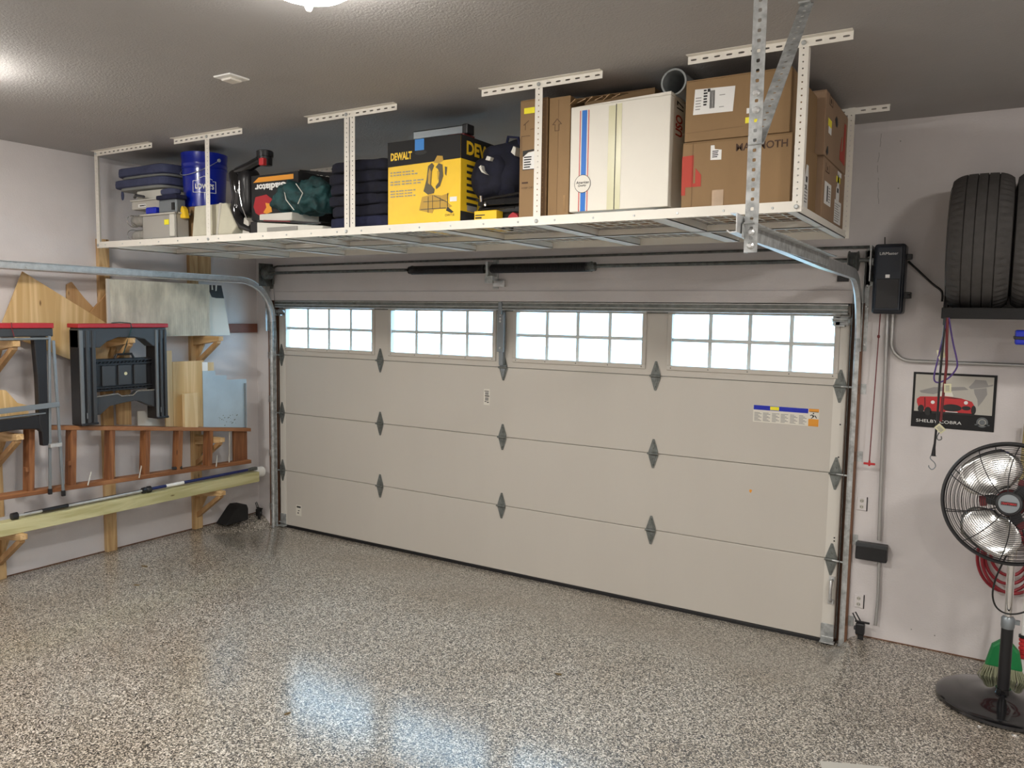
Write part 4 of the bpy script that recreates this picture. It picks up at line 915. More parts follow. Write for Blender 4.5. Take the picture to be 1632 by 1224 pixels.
# ------------------------------------------------------------------ lumber racks on the left wall
XW = XL                                                        # wall face
def upright(y, label, arms, top=2.40):
    t = thing('lumber_rack', label, 'lumber rack', (XW, y, 0), 'wooden brackets on the left wall')
    MB().box(XW, XW + .038, y - .042, y + .042, .0, top).build('upright', 'pine', t, bevel=.002)
    for z in arms:                                             # z is the top of the arm
        MB().prism([(XW + .038, z), (.172, z), (.172, z - .036), (XW + .038, z - .085)], (0, y - .023, 0), X, Z, Y, .046).build('arm', 'pine arm', t, bevel=.002)
        MB().prism([(XW + .038, z - .085), (XW + .15, z - .055), (XW + .038, z - .22)], (0, y + .008, 0), X, Z, Y, .014).build('gusset', 'pine', t)
        MB().prism([(XW + .038, z - .27), (XW + .038, z - .225), (.105, z - .048), (.150, z - .040), (.150, z - .058)], (0, y - .019, 0), X, Z, Y, .036).build('brace', 'plywood dark', t, bevel=.002)
    return t
upright(-.77, 'wooden wall bracket upright nearest the room corner with four arms', (.372, .822, 1.666))
upright(-1.555, 'middle wooden wall bracket upright behind the whole black sawhorse', (1.666,))
upright(-2.37, 'wooden wall bracket upright at the left edge of the view', (.372, 1.045, 1.66))
o = MB().box(XW, XW + .038, -.725, -.60, 2.17, 2.40).build('wood_block', 'pine', bevel=.002); tag(o, 'wide knotty board beside the upright, just under the ceiling rack', 'board')
o = MB().box(XW + .0, XW + .03, -.565, -.10, 1.683, 1.763).build('brown_board', 'dark brown', bevel=.003); tag(o, 'dark red-brown board end sticking out from behind the pegboard', 'board')
o = MB().prism([(-1.845, 1.80), (-1.56, 1.66), (-1.56, 1.80), (-1.71, 1.955), (-1.80, 2.07), (-1.835, 2.05)], (XW + .008, 0, 0), Y, Z, X, .020).build('scrap_board', 'plywood dark', bevel=.002); tag(o, 'brown scrap board wedged behind the triangular plywood', 'board')
o = MB().prism([(-1.70, 1.84), (-1.552, 2.00), (-1.54, 1.70), (-1.64, 1.70)], (XW + .045, 0, 0), Y, Z, X, .018).build('scrap_board', 'plywood dark', bevel=.002); tag(o, 'darker triangular scrap board against the left edge of the pegboard', 'board')
# triangular plywood, leaning
o = MB().prism([(-2.165, 2.125), (-1.50, 1.727), (-1.50, 1.71), (-1.60, 1.45), (-1.83, 1.495), (-2.30, 1.70), (-2.33, 1.72)], (-.135, 0, 0), Y, Z, X, .014).build('plywood_offcut', 'plywood', bevel=.001); tag(o, 'large triangular offcut of pale plywood leaning behind the sawhorses', 'plywood')
# pegboard and white sheet standing on the upper arms
t = thing('pegboard', 'dirty cream ribbed panel standing on the top bracket arms', 'panel', (.0, -1.2, 1.668))
MB().prism([(-1.622, 1.668), (-.742, 1.668), (-.742, 2.092), (-1.622, 2.098)], (-.01, 0, 0), Y, Z, X, .012).build('panel_body', 'pegboard', t, bevel=.001)
b = MB()
for k in range(42):
    y = -1.60 + k * .0205; b.box(.002, .0032, y - .0035, y + .0035, 1.675, 2.085)
b.build('ribs', 'pegboard', t)
MB().box(-.012, .006, -1.64, -1.618, 1.668, 2.10).build('dirty_edge', 'grey box', t, bevel=.003)
t = thing('white_sheet', 'pale slanted sheet with black tape, sticking out past the pegboard', 'panel', (-.03, -.62, 1.668))
MB().prism([(-.95, 1.668), (-.515, 1.668), (-.575, 1.98), (-.60, 2.09), (-.95, 2.09)], (-.034, 0, 0), Y, Z, X, .008).build('sheet_body', 'off white', t)
b = MB(); b.prism([(-.74, 2.09), (-.60, 2.09), (-.575, 1.982), (-.655, 1.982), (-.70, 1.99), (-.72, 2.03)], (-.0255, 0, 0), Y, Z, X, .001)
b.build('black_tape', 'black', t)
MB().prism([(-.70, 2.05), (-.685, 2.05), (-.69, 2.09), (-.70, 2.09)], (-.0243, 0, 0), Y, Z, X, .0008).prism([(-.662, 2.04), (-.65, 2.045), (-.645, 2.09), (-.66, 2.09)], (-.0243, 0, 0), Y, Z, X, .0008).build('tape_gap', 'off white', t)

# wooden ladder hung on its side over the middle arms
LX0, LX1 = .012, .098
zt_ = lambda y: .812 + .124 * (-.41 - y) * 1.0 + .015
zb_l = lambda y: .545 + .033 * (-.41 - y)
t = thing('wooden_ladder', 'old brown wooden ladder hung sideways on the wall brackets', 'ladder', (.05, -1.6, .55))
ye = -2.95
for f_, th in ((zt_, .030), (zb_l, .032)):
    b = MB(); ya, yb = ye, -.41
    b.add([(x, y, f_(y) + dz) for y in (ya, yb) for x in (LX0, LX1) for dz in (0, th)], [(0, 1, 3, 2), (4, 6, 7, 5), (0, 4, 5, 1), (2, 3, 7, 6), (0, 2, 6, 4), (1, 5, 7, 3)])
    b.build('rail', 'ladder', t, bevel=.003)
for k in range(8):
    yb = -.835 - .287 * k
    yt = yb + .018
    z0_ = zb_l(yb) + .030; z1_ = zt_(yt) + .004
    c = [(yb - .020, z0_), (yb + .020, z0_), (yt + .020, z1_), (yt - .020, z1_)]
    MB().prism(c, (LX0 + .004, 0, 0), Y, Z, X, LX1 - LX0 - .010).build('rung', 'rung', t, bevel=.003)
MB().prism([(-.56, zb_l(-.56) + .03), (-.415, zb_l(-.41) + .03), (-.415, zt_(-.41)), (-.56, zt_(-.56))], (LX0 + .02, 0, 0), Y, Z, X, .02).build('end_board', 'rung', t, bevel=.002)
MB().tube([(.07, -.625, zb_l(-.62) + .03), (.07, -.615, zt_(-.62))], .006, 8).build('tie_rod', 'grey box', t)
b = MB()
for y in (-1.80, -1.40, -.70): b.beam((.11, y - .09, zb_l(y) + .02), (.04, y - .02, zb_l(y) + .10), .008, .006)
b.build('metal_brace', 'grey box', t)
MB().tube([(.05, -1.165, zb_l(-1.16) + .042), (.09, -1.10, zb_l(-1.1) + .048)], .014, 10).build('hook', 'black', t)
b = MB()
for y in (-1.983, -2.27): MB().box(LX1 - .03, LX1 + .002, y - .035, y - .012, .775, .805).build('latch', 'rung', t)

def top_at(y): return zt_(y) + .030
def stand(name, label, cat, y0, y1, z1, x, th, m, bevel=.0015, poly=None, lean=0):
    zz = top_at(y0)
    p = poly or [(y0, top_at(y0)), (y1, top_at(y1)), (y1, z1), (y0, z1)]
    o = MB().prism(p, (x, 0, 0), Y, Z, X, th).build(name, m, bevel=bevel); tag(o, label, cat); return o
stand('plywood_board', 'tan knotty plywood rectangle standing on the ladder behind a short block', 'plywood', -1.128, -.835, 1.465, .020, .014, 'plywood')
stand('plywood_strip', 'narrow light wooden strip standing beside the plywood rectangle', 'board', -1.20, -1.135, 1.555, .022, .018, 'pine light')
o = stand('wood_block', 'short pale wood block standing on the ladder in front of plywood', 'board', -1.06, -.935, 1.205, .050, .034, 'pine light')
t = thing('metal_sheet', 'pale blue metal sheet with stepped corner standing on the ladder', 'metal sheet', (.03, -.63, .86))
MB().prism([(-.852, top_at(-.85)), (-.405, top_at(-.405)), (-.405, 1.285), (-.61, 1.29), (-.615, 1.33), (-.725, 1.335), (-.73, 1.375), (-.852, 1.378)], (.036, 0, 0), Y, Z, X, .003).build('sheet', 'blue sheet', t)
MB().prism([(-.852, 1.378), (-.80, 1.378), (-.80, 1.448), (-.852, 1.452)], (.034, 0, 0), Y, Z, X, .004).build('white_tab', 'white', t)
MB().box(.028, .034, -.852, -.845, top_at(-.85), 1.45).build('dark_edge', 'charcoal', t)
b = MB(); rr = random.Random(3)
for k in range(26):
    y, z = rr.uniform(-.70, -.50), rr.uniform(.90, .99); s_ = rr.uniform(.002, .006)
    b.prism([(y - s_, z - s_), (y + s_ * 1.3, z - s_ * .6), (y + s_ * .5, z + s_)], (.0392, 0, 0), Y, Z, X, .0005)
b.build('stain_spots', 'galv dark', t)
o = MB().prism([(-.85, 1.33), (-.735, 1.33), (-.735, 1.445), (-.85, 1.447)], (.020, 0, 0), Y, Z, X, .012).build('plywood_corner', 'pine light'); 
o.data.vertices[0].co.z = o.data.vertices[0].co.z
for v_ in o.data.vertices:
    if v_.co.z < 1.35: v_.co.z = top_at(v_.co.y)
tag(o, 'small plywood piece peeking out above the blue metal sheet', 'plywood')
o = stand('metal_strip', 'thin grey upright metal strip right of the blue sheet', 'metal strip', -.435, -.42, 1.25, .045, .006, 'steel grey')
o = MB().prism([(-1.40, top_at(-1.40)), (-1.21, top_at(-1.21)), (-1.21, 1.09), (-1.40, 1.09)], (-.03, 0, 0), Y, Z, X, .006).build('plastic_sheet', 'off white'); tag(o, 'pale sheet on the ladder between the legs of the whole sawhorse', 'panel')
o = MB().prism([(-1.53, top_at(-1.53)), (-1.425, top_at(-1.425)), (-1.425, 1.62), (-1.53, 1.62)], (-.10, 0, 0), Y, Z, X, .035).build('wood_plank', 'pine', bevel=.002); tag(o, 'wide pine plank standing beside the middle upright behind the sawhorse', 'board')

# treated post, pipe and extension pole on the lowest arms
o = MB().box(.030, .122, -2.95, -.345, .374, .462).build('treated_post', 'treated', bevel=.003); tag(o, 'long greenish treated wood post on the lowest bracket arms', 'lumber')
t = thing('pvc_pipe', 'white plastic pipe behind the treated post on the lowest arms', 'pipe', (-.045, -1.5, .373))
MB().lathe((-.045, -2.95, .419), Y, [(.040, 0), (.045, 0), (.045, 2.70), (.040, 2.70)], 28, closed=True).build('pipe_body', 'pvc', t, smooth=True)
MB().lathe((-.045, -.30, .419), Y, [(.040, 0), (.0475, 0), (.0475, .13), (.040, .13)], 28, closed=True).build('pipe_socket', 'pvc', t, smooth=True)
t = thing('extension_pole', 'long silver and blue telescopic pole lying on the treated post', 'pole', (.075, -1.4, .462))
z = .487
MB().tube([(.078, -2.36, z - .004), (.078, -1.42, z)], .009, 12).build('silver_tube', 'galv bright', t, smooth=True)
MB().tube([(.052, -2.30, z - .006), (.052, -1.44, z - .004)], .010, 12).build('black_tube', 'black', t, smooth=True)
MB().tube([(.075, -1.37, z), (.075, -.44, z)], .0125, 12).build('blue_tube', 'pole blue', t, smooth=True)
MB().tube([(.075, -1.24, z), (.075, -1.08, z)], .0135, 12).build('white_label', 'white', t)
MB().lathe((.075, -1.45, z), Y, [(.012, 0), (.022, .006), (.024, .03), (.018, .04), (.026, .05), (.026, .075), (.014, .08)], 16).build('twist_lock', 'black', t, smooth=True)
MB().lathe((.078, -2.37, z - .002), Y, [(.010, -.03), (.024, -.028), (.026, .008), (.012, .012)], 16).build('end_grip', 'black', t, smooth=True)
MB().tube([(.078, -2.20, z - .002), (.078, -2.02, z)], .0135, 12).build('foam_grip', 'black', t)
MB().tube([(.075, -.44, z), (.075, -.40, z), (.085, -.37, z + .004)], [.013, .016, .012], 12).box(.065, .10, -.39, -.345, z - .012, z + .016).build('pole_tip', 'galv dark', t, bevel=.003)

# wedge block (wheel chock) on the floor in the corner
t = thing('wheel_chock', 'black wedge-shaped wheel chock on the floor against the left wall', 'wheel chock', (-.12, -.42, 0))
MB().prism([(-.575, .0), (-.33, .0), (-.33, .105), (-.345, .142), (-.42, .150), (-.45, .13)], (XW + .008, 0, .002), Y, Z, X, .14).build('chock_body', 'black matte', t, bevel=.006)
MB().box(XW + .012, XW + .144, -.56, -.34, 0, .006).build('rubber_foot', 'black', t)

# folding sawhorses ----------------------------------------------------
def sawhorse_whole():
    t = thing('sawhorse', 'black plastic sawhorse with red top, hung whole on the middle bracket', 'sawhorse', (.09, -1.59, 1.03))
    y0, y1, xf, xb = -1.945, -1.258, .155, .030
    MB().box(xb - .004, xf + .006, y0 - .012, y1 + .012, 1.742, 1.772).build('red_top_rail', 'red paint', t, bevel=.005)
    MB().prism([(y0, 1.742), (y1, 1.742), (y1 + .002, 1.68), (y1 - .095, 1.60), (y1 - .115, 1.60), (-1.44, 1.655), (-1.53, 1.672), (-1.65, 1.672), (-1.74, 1.64), (-1.79, 1.60), (y0, 1.60)], (xb + .01, 0, 0), Y, Z, X, xf - xb - .018).build('top_beam', 'charcoal', t, bevel=.005)
    for (a, b_, z_) in ((y0, y0 + .125, 1.050), (y1 - .098, y1 + .004, 1.040)):
        leg = MB().box(xb, xf - .012, a, b_, z_, 1.73).build('leg', 'black', t, bevel=.006)
        w_ = (b_ - a)
        for q in (0, .36, .72): MB().box(xf - .014, xf, a + w_ * q + .002, a + w_ * q + w_ * .22, z_ + .004, 1.725).build('leg_rib', 'charcoal' if q else 'grey plastic', leg, bevel=.004)
        MB().box(xf - .014, xf + .002, a, b_, z_, z_ + .018).build('leg_foot', 'black', leg, bevel=.004)
        MB().box(xf - .001, xf + .003, a + w_ * .30, a + w_ * .36, z_ + .05, z_ + .09).build('clip', 'grey plastic', leg)
    ya, yb = y0 + .125, y1 - .098
    # open frame above the tray, lattice tray, lower arched brace
    tr_ = MB().box(.06, .085, ya, yb, 1.275, 1.515).build('tray', 'black', t, bevel=.004)
    for k in range(3):
        p = ya + (yb - ya) * (.15 + .27 * k); MB().box(.085, .098, p, p + (yb - ya) * .22, 1.315, 1.465).build('tray_panel', 'charcoal', tr_, bevel=.004)
    b = MB()
    for zz in (1.285, 1.305, 1.475, 1.50): b.box(.085, .105, ya, yb, zz - .004, zz + .004)
    for k in range(17):
        p = ya + (yb - ya) * k / 16
        for (za, zb2) in ((1.285, 1.305), (1.475, 1.50)): b.beam((.094, p - .006, za), (.094, p + .014, zb2), .006, .006, (1, 0, 0))
    b.build('tray_lattice', 'black', tr_)
    MB().lathe((.098, (ya + yb) / 2 + .02, 1.40), X, [(.013, 0), (.011, .003)], 14).build('tray_button', 'tape', tr_)
    ym = (ya + yb) / 2 + .01
    MB().tube([(.10, ym - .075, 1.515), (.10, ym - .06, 1.545), (.10, ym + .06, 1.545), (.10, ym + .075, 1.515)], .009, 8).build('tray_handle', 'black', tr_)
    MB().prism([(ya, 1.245), (ym - .08, 1.255), (ym - .05, 1.235), (ym + .04, 1.235), (ym + .08, 1.265), (yb, 1.262), (yb, 1.13), (yb - .05, 1.15), (yb - .12, 1.185), (ym + .06, 1.195), (ym - .03, 1.187), (ya + .10, 1.17), (ya + .03, 1.115), (ya, 1.115)], (.075, 0, 0), Y, Z, X, .055).build('lower_brace', 'charcoal', t, bevel=.004)
    MB().tube([(.13, ya, 1.248), (.13, ym - .08, 1.258), (.13, ym - .05, 1.238), (.13, ym + .04, 1.238), (.13, ym + .08, 1.268), (.13, yb, 1.265)], .006, 8).build('steel_bar', 'alu', t, smooth=True)
    b = MB().tube([(.16, -1.56, 1.775), (.165, -1.555, 1.74), (.15, -1.575, 1.66), (.13, -1.585, 1.60), (.11, -1.59, 1.55)], .0035, 6)
    b.tube([(.02, -1.62, 1.774), (.09, -1.60, 1.780), (.16, -1.56, 1.775)], .0035, 6).build('hanging_cord', 'teal cloth', t)
sawhorse_whole()
def sawhorse_cut():
    t = thing('sawhorse', 'black sawhorse with red top and grey steel legs, cut by the left edge', 'sawhorse', (.09, -2.5, .95))
    y0, y1, xf, xb = -2.90, -2.118, .155, .035
    MB().box(xb - .004, xf + .004, y0, y1, 1.742, 1.776).build('red_top_rail', 'red paint', t, bevel=.005)
    MB().box(xb, xf, y0, y1 - .004, 1.685, 1.742).build('top_beam', 'charcoal', t, bevel=.008)
    MB().tube([(xf + .004, y0, 1.672), (xf + .004, y1 - .04, 1.672)], .009, 10).build('upper_tube', 'steel grey', t, smooth=True)
    MB().prism([(-2.135 - .115, 1.685), (-2.165, 1.685), (-2.175, .945), (-2.215, .945), (-2.22, 1.05), (-2.235, 1.10), (-2.235, 1.40)], (.102, 0, 0), Y, Z, X, .050).build('leg', 'black', t, bevel=.006)
    MB().prism([(y0, 1.685), (y0 + .08, 1.685), (y0 + .06, .945), (y0, .945)], (.102, 0, 0), Y, Z, X, .050).build('leg', 'black', t, bevel=.006)
    MB().prism([(y0 + .05, 1.145), (-2.20, 1.155), (-2.20, 1.02), (-2.24, 1.065), (-2.35, 1.075), (y0 + .05, 1.06)], (.102, 0, 0), Y, Z, X, .048).build('lower_beam', 'black', t, bevel=.005)
    MB().tube([(xf - .01, y0, 1.152), (xf - .01, -2.19, 1.168)], .009, 10).build('lower_tube', 'steel grey', t, smooth=True)
    MB().beam((xf + .014, y0, 1.195), (xf + .014, y1 + .012, 1.222), .012, .036).build('crossbar', 'steel grey', t, bevel=.003)
    for (a, b_) in (((xf + .0, -2.150, 1.69), (xf - .03, -2.165, .62)), ((xf + .010, -2.130, 1.66), (xf + .008, -2.096, .60))):
        leg = MB().beam(a, b_, .014, .018, (0, 1, 0)).build('steel_leg', 'steel grey', t, bevel=.003)
        q = Vector(b_); MB().box(q.x - .010, q.x + .010, q.y - .012, q.y + .012, q.z - .02, q.z + .02).build('foot', 'black', leg, bevel=.003)
    MB().box(xf - .01, xf + .025, -2.18, -2.10, .93, .955).build('leg_clamp', 'galv bright', t, bevel=.003)
    MB().tube([(xf + .012, -2.395, 1.78), (xf + .014, -2.395, 1.745), (xf + .01, -2.38, 1.69)], .003, 6).build('hanging_cord', 'red dark', t)
sawhorse_cut()
o = MB().prism([(-2.62, 1.36), (-2.38, 1.33), (-2.31, 1.24), (-2.24, 1.215), (-2.24, 1.17), (-2.62, 1.17)], (.02, 0, 0), Y, Z, X, .015).build('plywood_scrap', 'plywood', bevel=.001)
for v_ in o.data.vertices:
    if v_.co.z < 1.18: v_.co.z = top_at(v_.co.y)
tag(o, 'jagged plywood scrap showing inside the sawhorse at the left edge', 'plywood')

# ------------------------------------------------------------------ right side: shelf with tires
t = thing('wall_shelf', 'black wall shelf carrying two tires', 'shelf', (5.7, -.35, 1.93))
MB().box(5.385, 6.25, -.62, YW, 1.925, 1.94).box(5.385, 6.25, -.625, -.605, 1.895, 1.95).box(5.382, 5.40, -.62, YW, 1.895, 1.95).build('shelf_tray', 'black matte', t, bevel=.003)
MB().box(5.365, 5.385, YW - .03, YW, 1.86, 2.30).build('wall_rail', 'black', t, bevel=.003)
MB().box(6.23, 6.25, YW - .03, YW, 1.86, 2.30).build('wall_rail', 'black', t, bevel=.003)
MB().beam((5.392, -.59, 1.91), (5.375, YW, 2.26), .012, .02).build('side_stay', 'black', t)
MB().beam((6.24, -.59, 1.91), (6.24, YW, 2.26), .012, .02).build('side_stay', 'black', t)
def tire(x0, label):
    R_, W_ = .342, .262; y, z = -.395, 1.9405 + R_
    prof = []
    def tr(a): return R_ - .030 * abs(a) ** 4.2
    pts = [(-1, 0), (-.94, 0), (-.80, 0)]
    g = [-.52, -.17, .17, .52]
    xs_ = sorted(set([-1 + .125 * i for i in range(17)] + [q + d for q in g for d in (-.022, -.016, .016, .022)]))
    for a in xs_:
        dpt = .007 if any(abs(a - q) < .018 for q in g) else 0
        prof.append((tr(a) - dpt, a * W_ / 2))
    side = [(R_ - .045, W_ / 2 + .002), (R_ - .075, W_ / 2 + .006), (R_ - .11, W_ / 2 + .004), (R_ - .135, W_ / 2 - .012), (R_ - .150, W_ / 2 - .03), (R_ - .150, W_ / 2 - .05)]
    full = [(r, -h) for r, h in reversed(side)] + prof + side
    n = 168
    b = MB().lathe((x0 + W_ / 2, y, z), X, full, n, closed=True)
    # shoulder sipes: every third rib segment near the shoulders is cut in
    for i, (r, h) in enumerate(full):
        a = abs(h) / (W_ / 2)
        if .60 < a < 1.0 and r > R_ - .04:
            for j in range(0, n, 3):
                k = i * n + j; v = Vector(b.v[k]); c = Vector((v.x, y, z)); b.v[k] = tuple(c + (v - c) * ((r - .0065) / r))
    t = thing('tire', label, 'tire', (x0 + W_ / 2, y, 1.94), 'tires on the wall shelf')
    b.build('tread', 'rubber', t, smooth=True)
    MB().lathe((x0 - .0065, y, z), (1, 0, 0), [(R_ - .068, .0), (R_ - .064, -.0016), (R_ - .058, 0)], 96, closed=True).build('sidewall_band', 'rubber', t)
tire(5.394, 'black tire standing on the shelf, fully in view'); tire(5.672, 'black tire on the shelf, cut off by the right edge of the view')
t = thing('blue_case', 'small blue and black case hanging below the tire shelf', 'case', (5.8, -.5, 1.77))
MB().box(5.70, 5.96, -.60, -.40, 1.775, 1.845).build('case_body', 'print blue', t, bevel=.008); MB().box(5.695, 5.965, -.604, -.396, 1.80, 1.815).build('case_band', 'black', t, bevel=.003)
for x in (5.75, 5.92): MB().box(x - .008, x + .008, -.52, -.50, 1.84, 1.926).build('hook', 'black', t)

# bungee cords from the shelf corner
t = thing('bungee_cord', 'black bungee cord with a steel hook dangling lowest from the shelf corner', 'bungee cord', (5.40, -.6, 1.1))
MB().tube([(5.402, -.628, 1.90), (5.398, -.632, 1.78), (5.392, -.60, 1.60), (5.392, -.595, 1.40), (5.386, -.59, 1.225)], .0055, 8).build('cord', 'black', t, smooth=True)
MB().tube([(5.386, -.59, 1.26), (5.384, -.59, 1.20)], [.005, .011], 10).build('cord_end', 'black', t)
hk = [(5.384, 1.205), (5.374, 1.20), (5.372, 1.185), (5.392, 1.165), (5.396, 1.145), (5.382, 1.130), (5.368, 1.14), (5.366, 1.15)]
MB().tube(curve([(a, -.59, b_) for a, b_ in hk]), .0025, 6).tube([(5.384, -.59, 1.205), (5.398, -.59, 1.20)], .0025, 6).build('steel_hook', 'steel grey', t, smooth=True)
t = thing('bungee_cord', 'red-brown bungee cord with cream tags in front of the poster', 'bungee cord', (5.42, -.6, 1.3))
MB().tube([(5.410, -.628, 1.90), (5.414, -.632, 1.78), (5.418, -.60, 1.66), (5.412, -.60, 1.52), (5.408, -.60, 1.38)], .0065, 10).build('cord', 'red dark', t, smooth=True)
for (x, z, a) in ((5.392, 1.72, .3), (5.430, 1.55, .05), (5.408, 1.345, .8)):
    u_ = Vector((cos(a), 0, sin(a))); v_ = Vector((-sin(a), 0, cos(a)))
    g_ = MB().obox((x, -.613, z), u_ * .016, v_ * .022, (0, .0012, 0)).build('tag', 'tape', t)
    decal('printed_lines', 'ink grey', g_, Vector((x, -.6145, z)) - u_ * .010 - v_ * .014, u_, v_, [rect(0, .006 * k, .018, .006 * k + .003) for k in range(5)])
MB().tube(curve([(5.408, -.60, 1.33), (5.396, -.60, 1.30), (5.402, -.60, 1.285), (5.416, -.60, 1.29), (5.414, -.60, 1.305)]), .0025, 6).build('steel_hook', 'galv dark', t)
lp = [(5.408, -.628, 1.90), (5.396, -.63, 1.80), (5.380, -.61, 1.70), (5.366, -.60, 1.60), (5.385, -.60, 1.575), (5.43, -.60, 1.60), (5.462, -.60, 1.65), (5.462, -.605, 1.69), (5.440, -.615, 1.78), (5.416, -.63, 1.90)]
o = MB().tube(curve(lp), .004, 8).build('bungee_cord', 'purple', smooth=True); tag(o, 'purple bungee cord looped from the shelf corner', 'bungee cord')

# poster
t = thing('poster', 'poster of a red open sports car, black lower band with white lettering', 'poster', (5.44, YW, 1.28))
PX, PZ, PW, PH = 5.238, 1.288, .398, .302
MB().box(PX - .004, PX + PW + .004, YW - .004, YW, PZ - .004, PZ + PH + .004).build('poster_sheet', 'black matte', t)
o_ = (PX, YW - .004, PZ)
decal('picture_ground', 'grey box', t, o_, X, Z, [rect(.008, .085, PW - .010, PH - .008)])
decal('smoke_print', 'ink grey', t, o_, X, Z, [[(.03, .20), (.10, .225), (.25, .235), (.27, .22), (.16, .205), (.10, .185), (.04, .19)], [(.27, .235), (.29, .26), (.30, .278), (.35, .276), (.362, .25), (.385, .256), (.385, .248), (.35, .238), (.28, .225)], [(.295, .225), (.355, .235), (.36, .20), (.34, .16), (.32, .13), (.315, .17), (.30, .20)]], lift=.0014)
decal('car_body_print', 'red', t, o_, X, Z, [[(.02, .135), (.02, .155), (.035, .168), (.055, .17), (.11, .172), (.16, .178), (.24, .170), (.29, .155), (.305, .13), (.302, .10), (.29, .085), (.10, .085), (.05, .09), (.03, .11)]], lift=.002)
decal('car_shade_print', 'red dark', t, o_, X, Z, [[(.056, .165), (.06, .11), (.066, .105), (.062, .165)], [(.12, .168), (.20, .174), (.25, .166), (.20, .166)]], lift=.0026)
decal('car_dark_print', 'ink', t, o_, X, Z, [disc(.043, .10, .016, 16, .022), disc(.078, .088, .018, 16, .024), disc(.195, .115, .048, 24, .020), disc(.265, .118, .022, 16, .012), rect(.09, .078, .305, .090), disc(.30, .11, .012, 12, .025)], lift=.0026)
decal('headlight_print', 'white', t, o_, X, Z, [disc(.100, .140, .010, 14), disc(.262, .148, .010, 14), rect(.165, .090, .225, .094)], lift=.0032)
decal('windshield_print', 'white card', t, o_, X, Z, [[(.125, .175), (.135, .205), (.19, .205), (.20, .178)]], lift=.002)
text('lettering', 'SHELBY COBRA', 'white', t, (PX + .022, YW - .004, PZ + .024), X, Z, .225, .017, lift=.003)
decal('crest', 'grey plastic', t, o_, X, Z, [disc(.345, .045, .028, 20), rect(.31, .028, .38, .034)], lift=.002); decal('crest_ring', 'grey box', t, o_, X, Z, [disc(.345, .045, .018, 20)], lift=.0026); decal('crest_centre', 'grey plastic', t, o_, X, Z, [disc(.345, .045, .015, 20)], lift=.0032)

# ------------------------------------------------------------------ pedestal fan
FX, FY = 5.752, -.615
t = thing('pedestal_fan', 'black pedestal fan with wire cage and shiny metal blades', 'fan', (FX, FY, 0))
MB().lathe((FX, FY, 0), Z, [(.001, 0), (.285, 0), (.293, .008), (.290, .022), (.265, .034), (.16, .046), (.08, .056), (.05, .070), (.034, .085)], 56).build('base', 'black gloss', t, smooth=True)
MB().tube([(FX, FY, .07), (FX, FY, .41)], .0265, 20).build('lower_pole', 'black', t, smooth=True)
MB().tube([(FX, FY, .40), (FX - .004, FY, .80)], .0175, 16).build('upper_pole', 'chrome', t, smooth=True)
MB().lathe((FX, FY, .39), Z, [(.028, 0), (.030, .01), (.030, .05), (.022, .06)], 18).box(FX + .02, FX + .05, FY - .01, FY + .01, .415, .435).build('height_collar', 'steel grey', t, smooth=True)
C0 = Vector((5.722, -.76, 1.035)); nrm = Vector((-.06, -.985, .16)).normalized(); u_ = nrm.cross(Z).normalized() * -1; v_ = nrm.cross(u_).normalized()
if v_.z < 0: v_ = -v_
if u_.x < 0: u_ = -u_
RF = .280
MB().tube([(FX - .004, FY, .78), (FX - .006, FY + .015, .90), tuple(C0 - nrm * .15)], [.022, .026, .03], 14).build('neck_bracket', 'black', t, smooth=True)
def ring(b, r, d, wr, n=64): b.tube([tuple(C0 + nrm * d + (u_ * cos(2 * pi * k / n) + v_ * sin(2 * pi * k / n)) * r) for k in range(n)], wr, 6, closed=True)
b = MB(); ring(b, RF, 0, .0085, 72); ring(b, RF, -.018, .0085, 72); b.build('outer_hoop', 'black', t, smooth=True)
cage = lambda r, s: s * .075 * math.sqrt(max(0, 1 - (r / RF) ** 2.6))
for s, nm in ((1, 'front_grille'), (-1, 'rear_grille')):
    b = MB(); nr = 24 if s > 0 else 14
    for k in range(nr):
        r = .055 + (RF - .062) * k / (nr - 1) * .985; ring(b, r, cage(r, s) - (.018 if s < 0 else 0), .00125 if s > 0 else .0014, 56)
    g = b.build(nm, 'black', t); g['kind'] = 'stuff'
    for k in range(10 if s > 0 else 8):
        a = 2 * pi * (k + .35) / (10 if s > 0 else 8)
        pts = []
        for q in range(9):
            r = .05 + (RF - .05) * q / 8; aa = a + .25 * (1 - q / 8)
            pts.append(tuple(C0 + nrm * (cage(r, s) - (.018 if s < 0 else 0)) + (u_ * cos(aa) + v_ * sin(aa)) * r))
        MB().tube(pts, .0024, 6).build('spoke', 'black', g)
bd = MB().lathe(C0 + nrm * .076, nrm, [(.052, -.006), (.054, 0), (.052, .008), (.040, .010), (.001, .011)], 36).build('badge_ring', 'black', t, smooth=True)
MB().lathe(C0 + nrm * .086, nrm, [(.043, 0), (.042, .003), (.001, .004)], 36).build('badge', 'steel grey', bd, smooth=True)
decal('badge_plate', 'ink', bd, C0 + nrm * .0902 - u_ * .032 - v_ * .008, u_, v_, [rect(0, 0, .064, .016)], tuple(nrm))
text('lettering', 'CRAFTSMAN', 'red', bd, C0 + nrm * .092 - u_ * .029 - v_ * .005, u_, v_, .058, .010, tuple(nrm), bold=.02)
MB().lathe(C0 - nrm * .20, nrm, [(.001, 0), (.05, .004), (.062, .03), (.062, .10), (.045, .13), (.045, .17), (.03, .20), (.001, .205)], 28).build('motor', 'black', t, smooth=True)
MB().lathe(C0 - nrm * .10, nrm, [(.066, 0), (.067, .01), (.064, .03)], 28).build('motor_band', 'red dark', t, smooth=True)
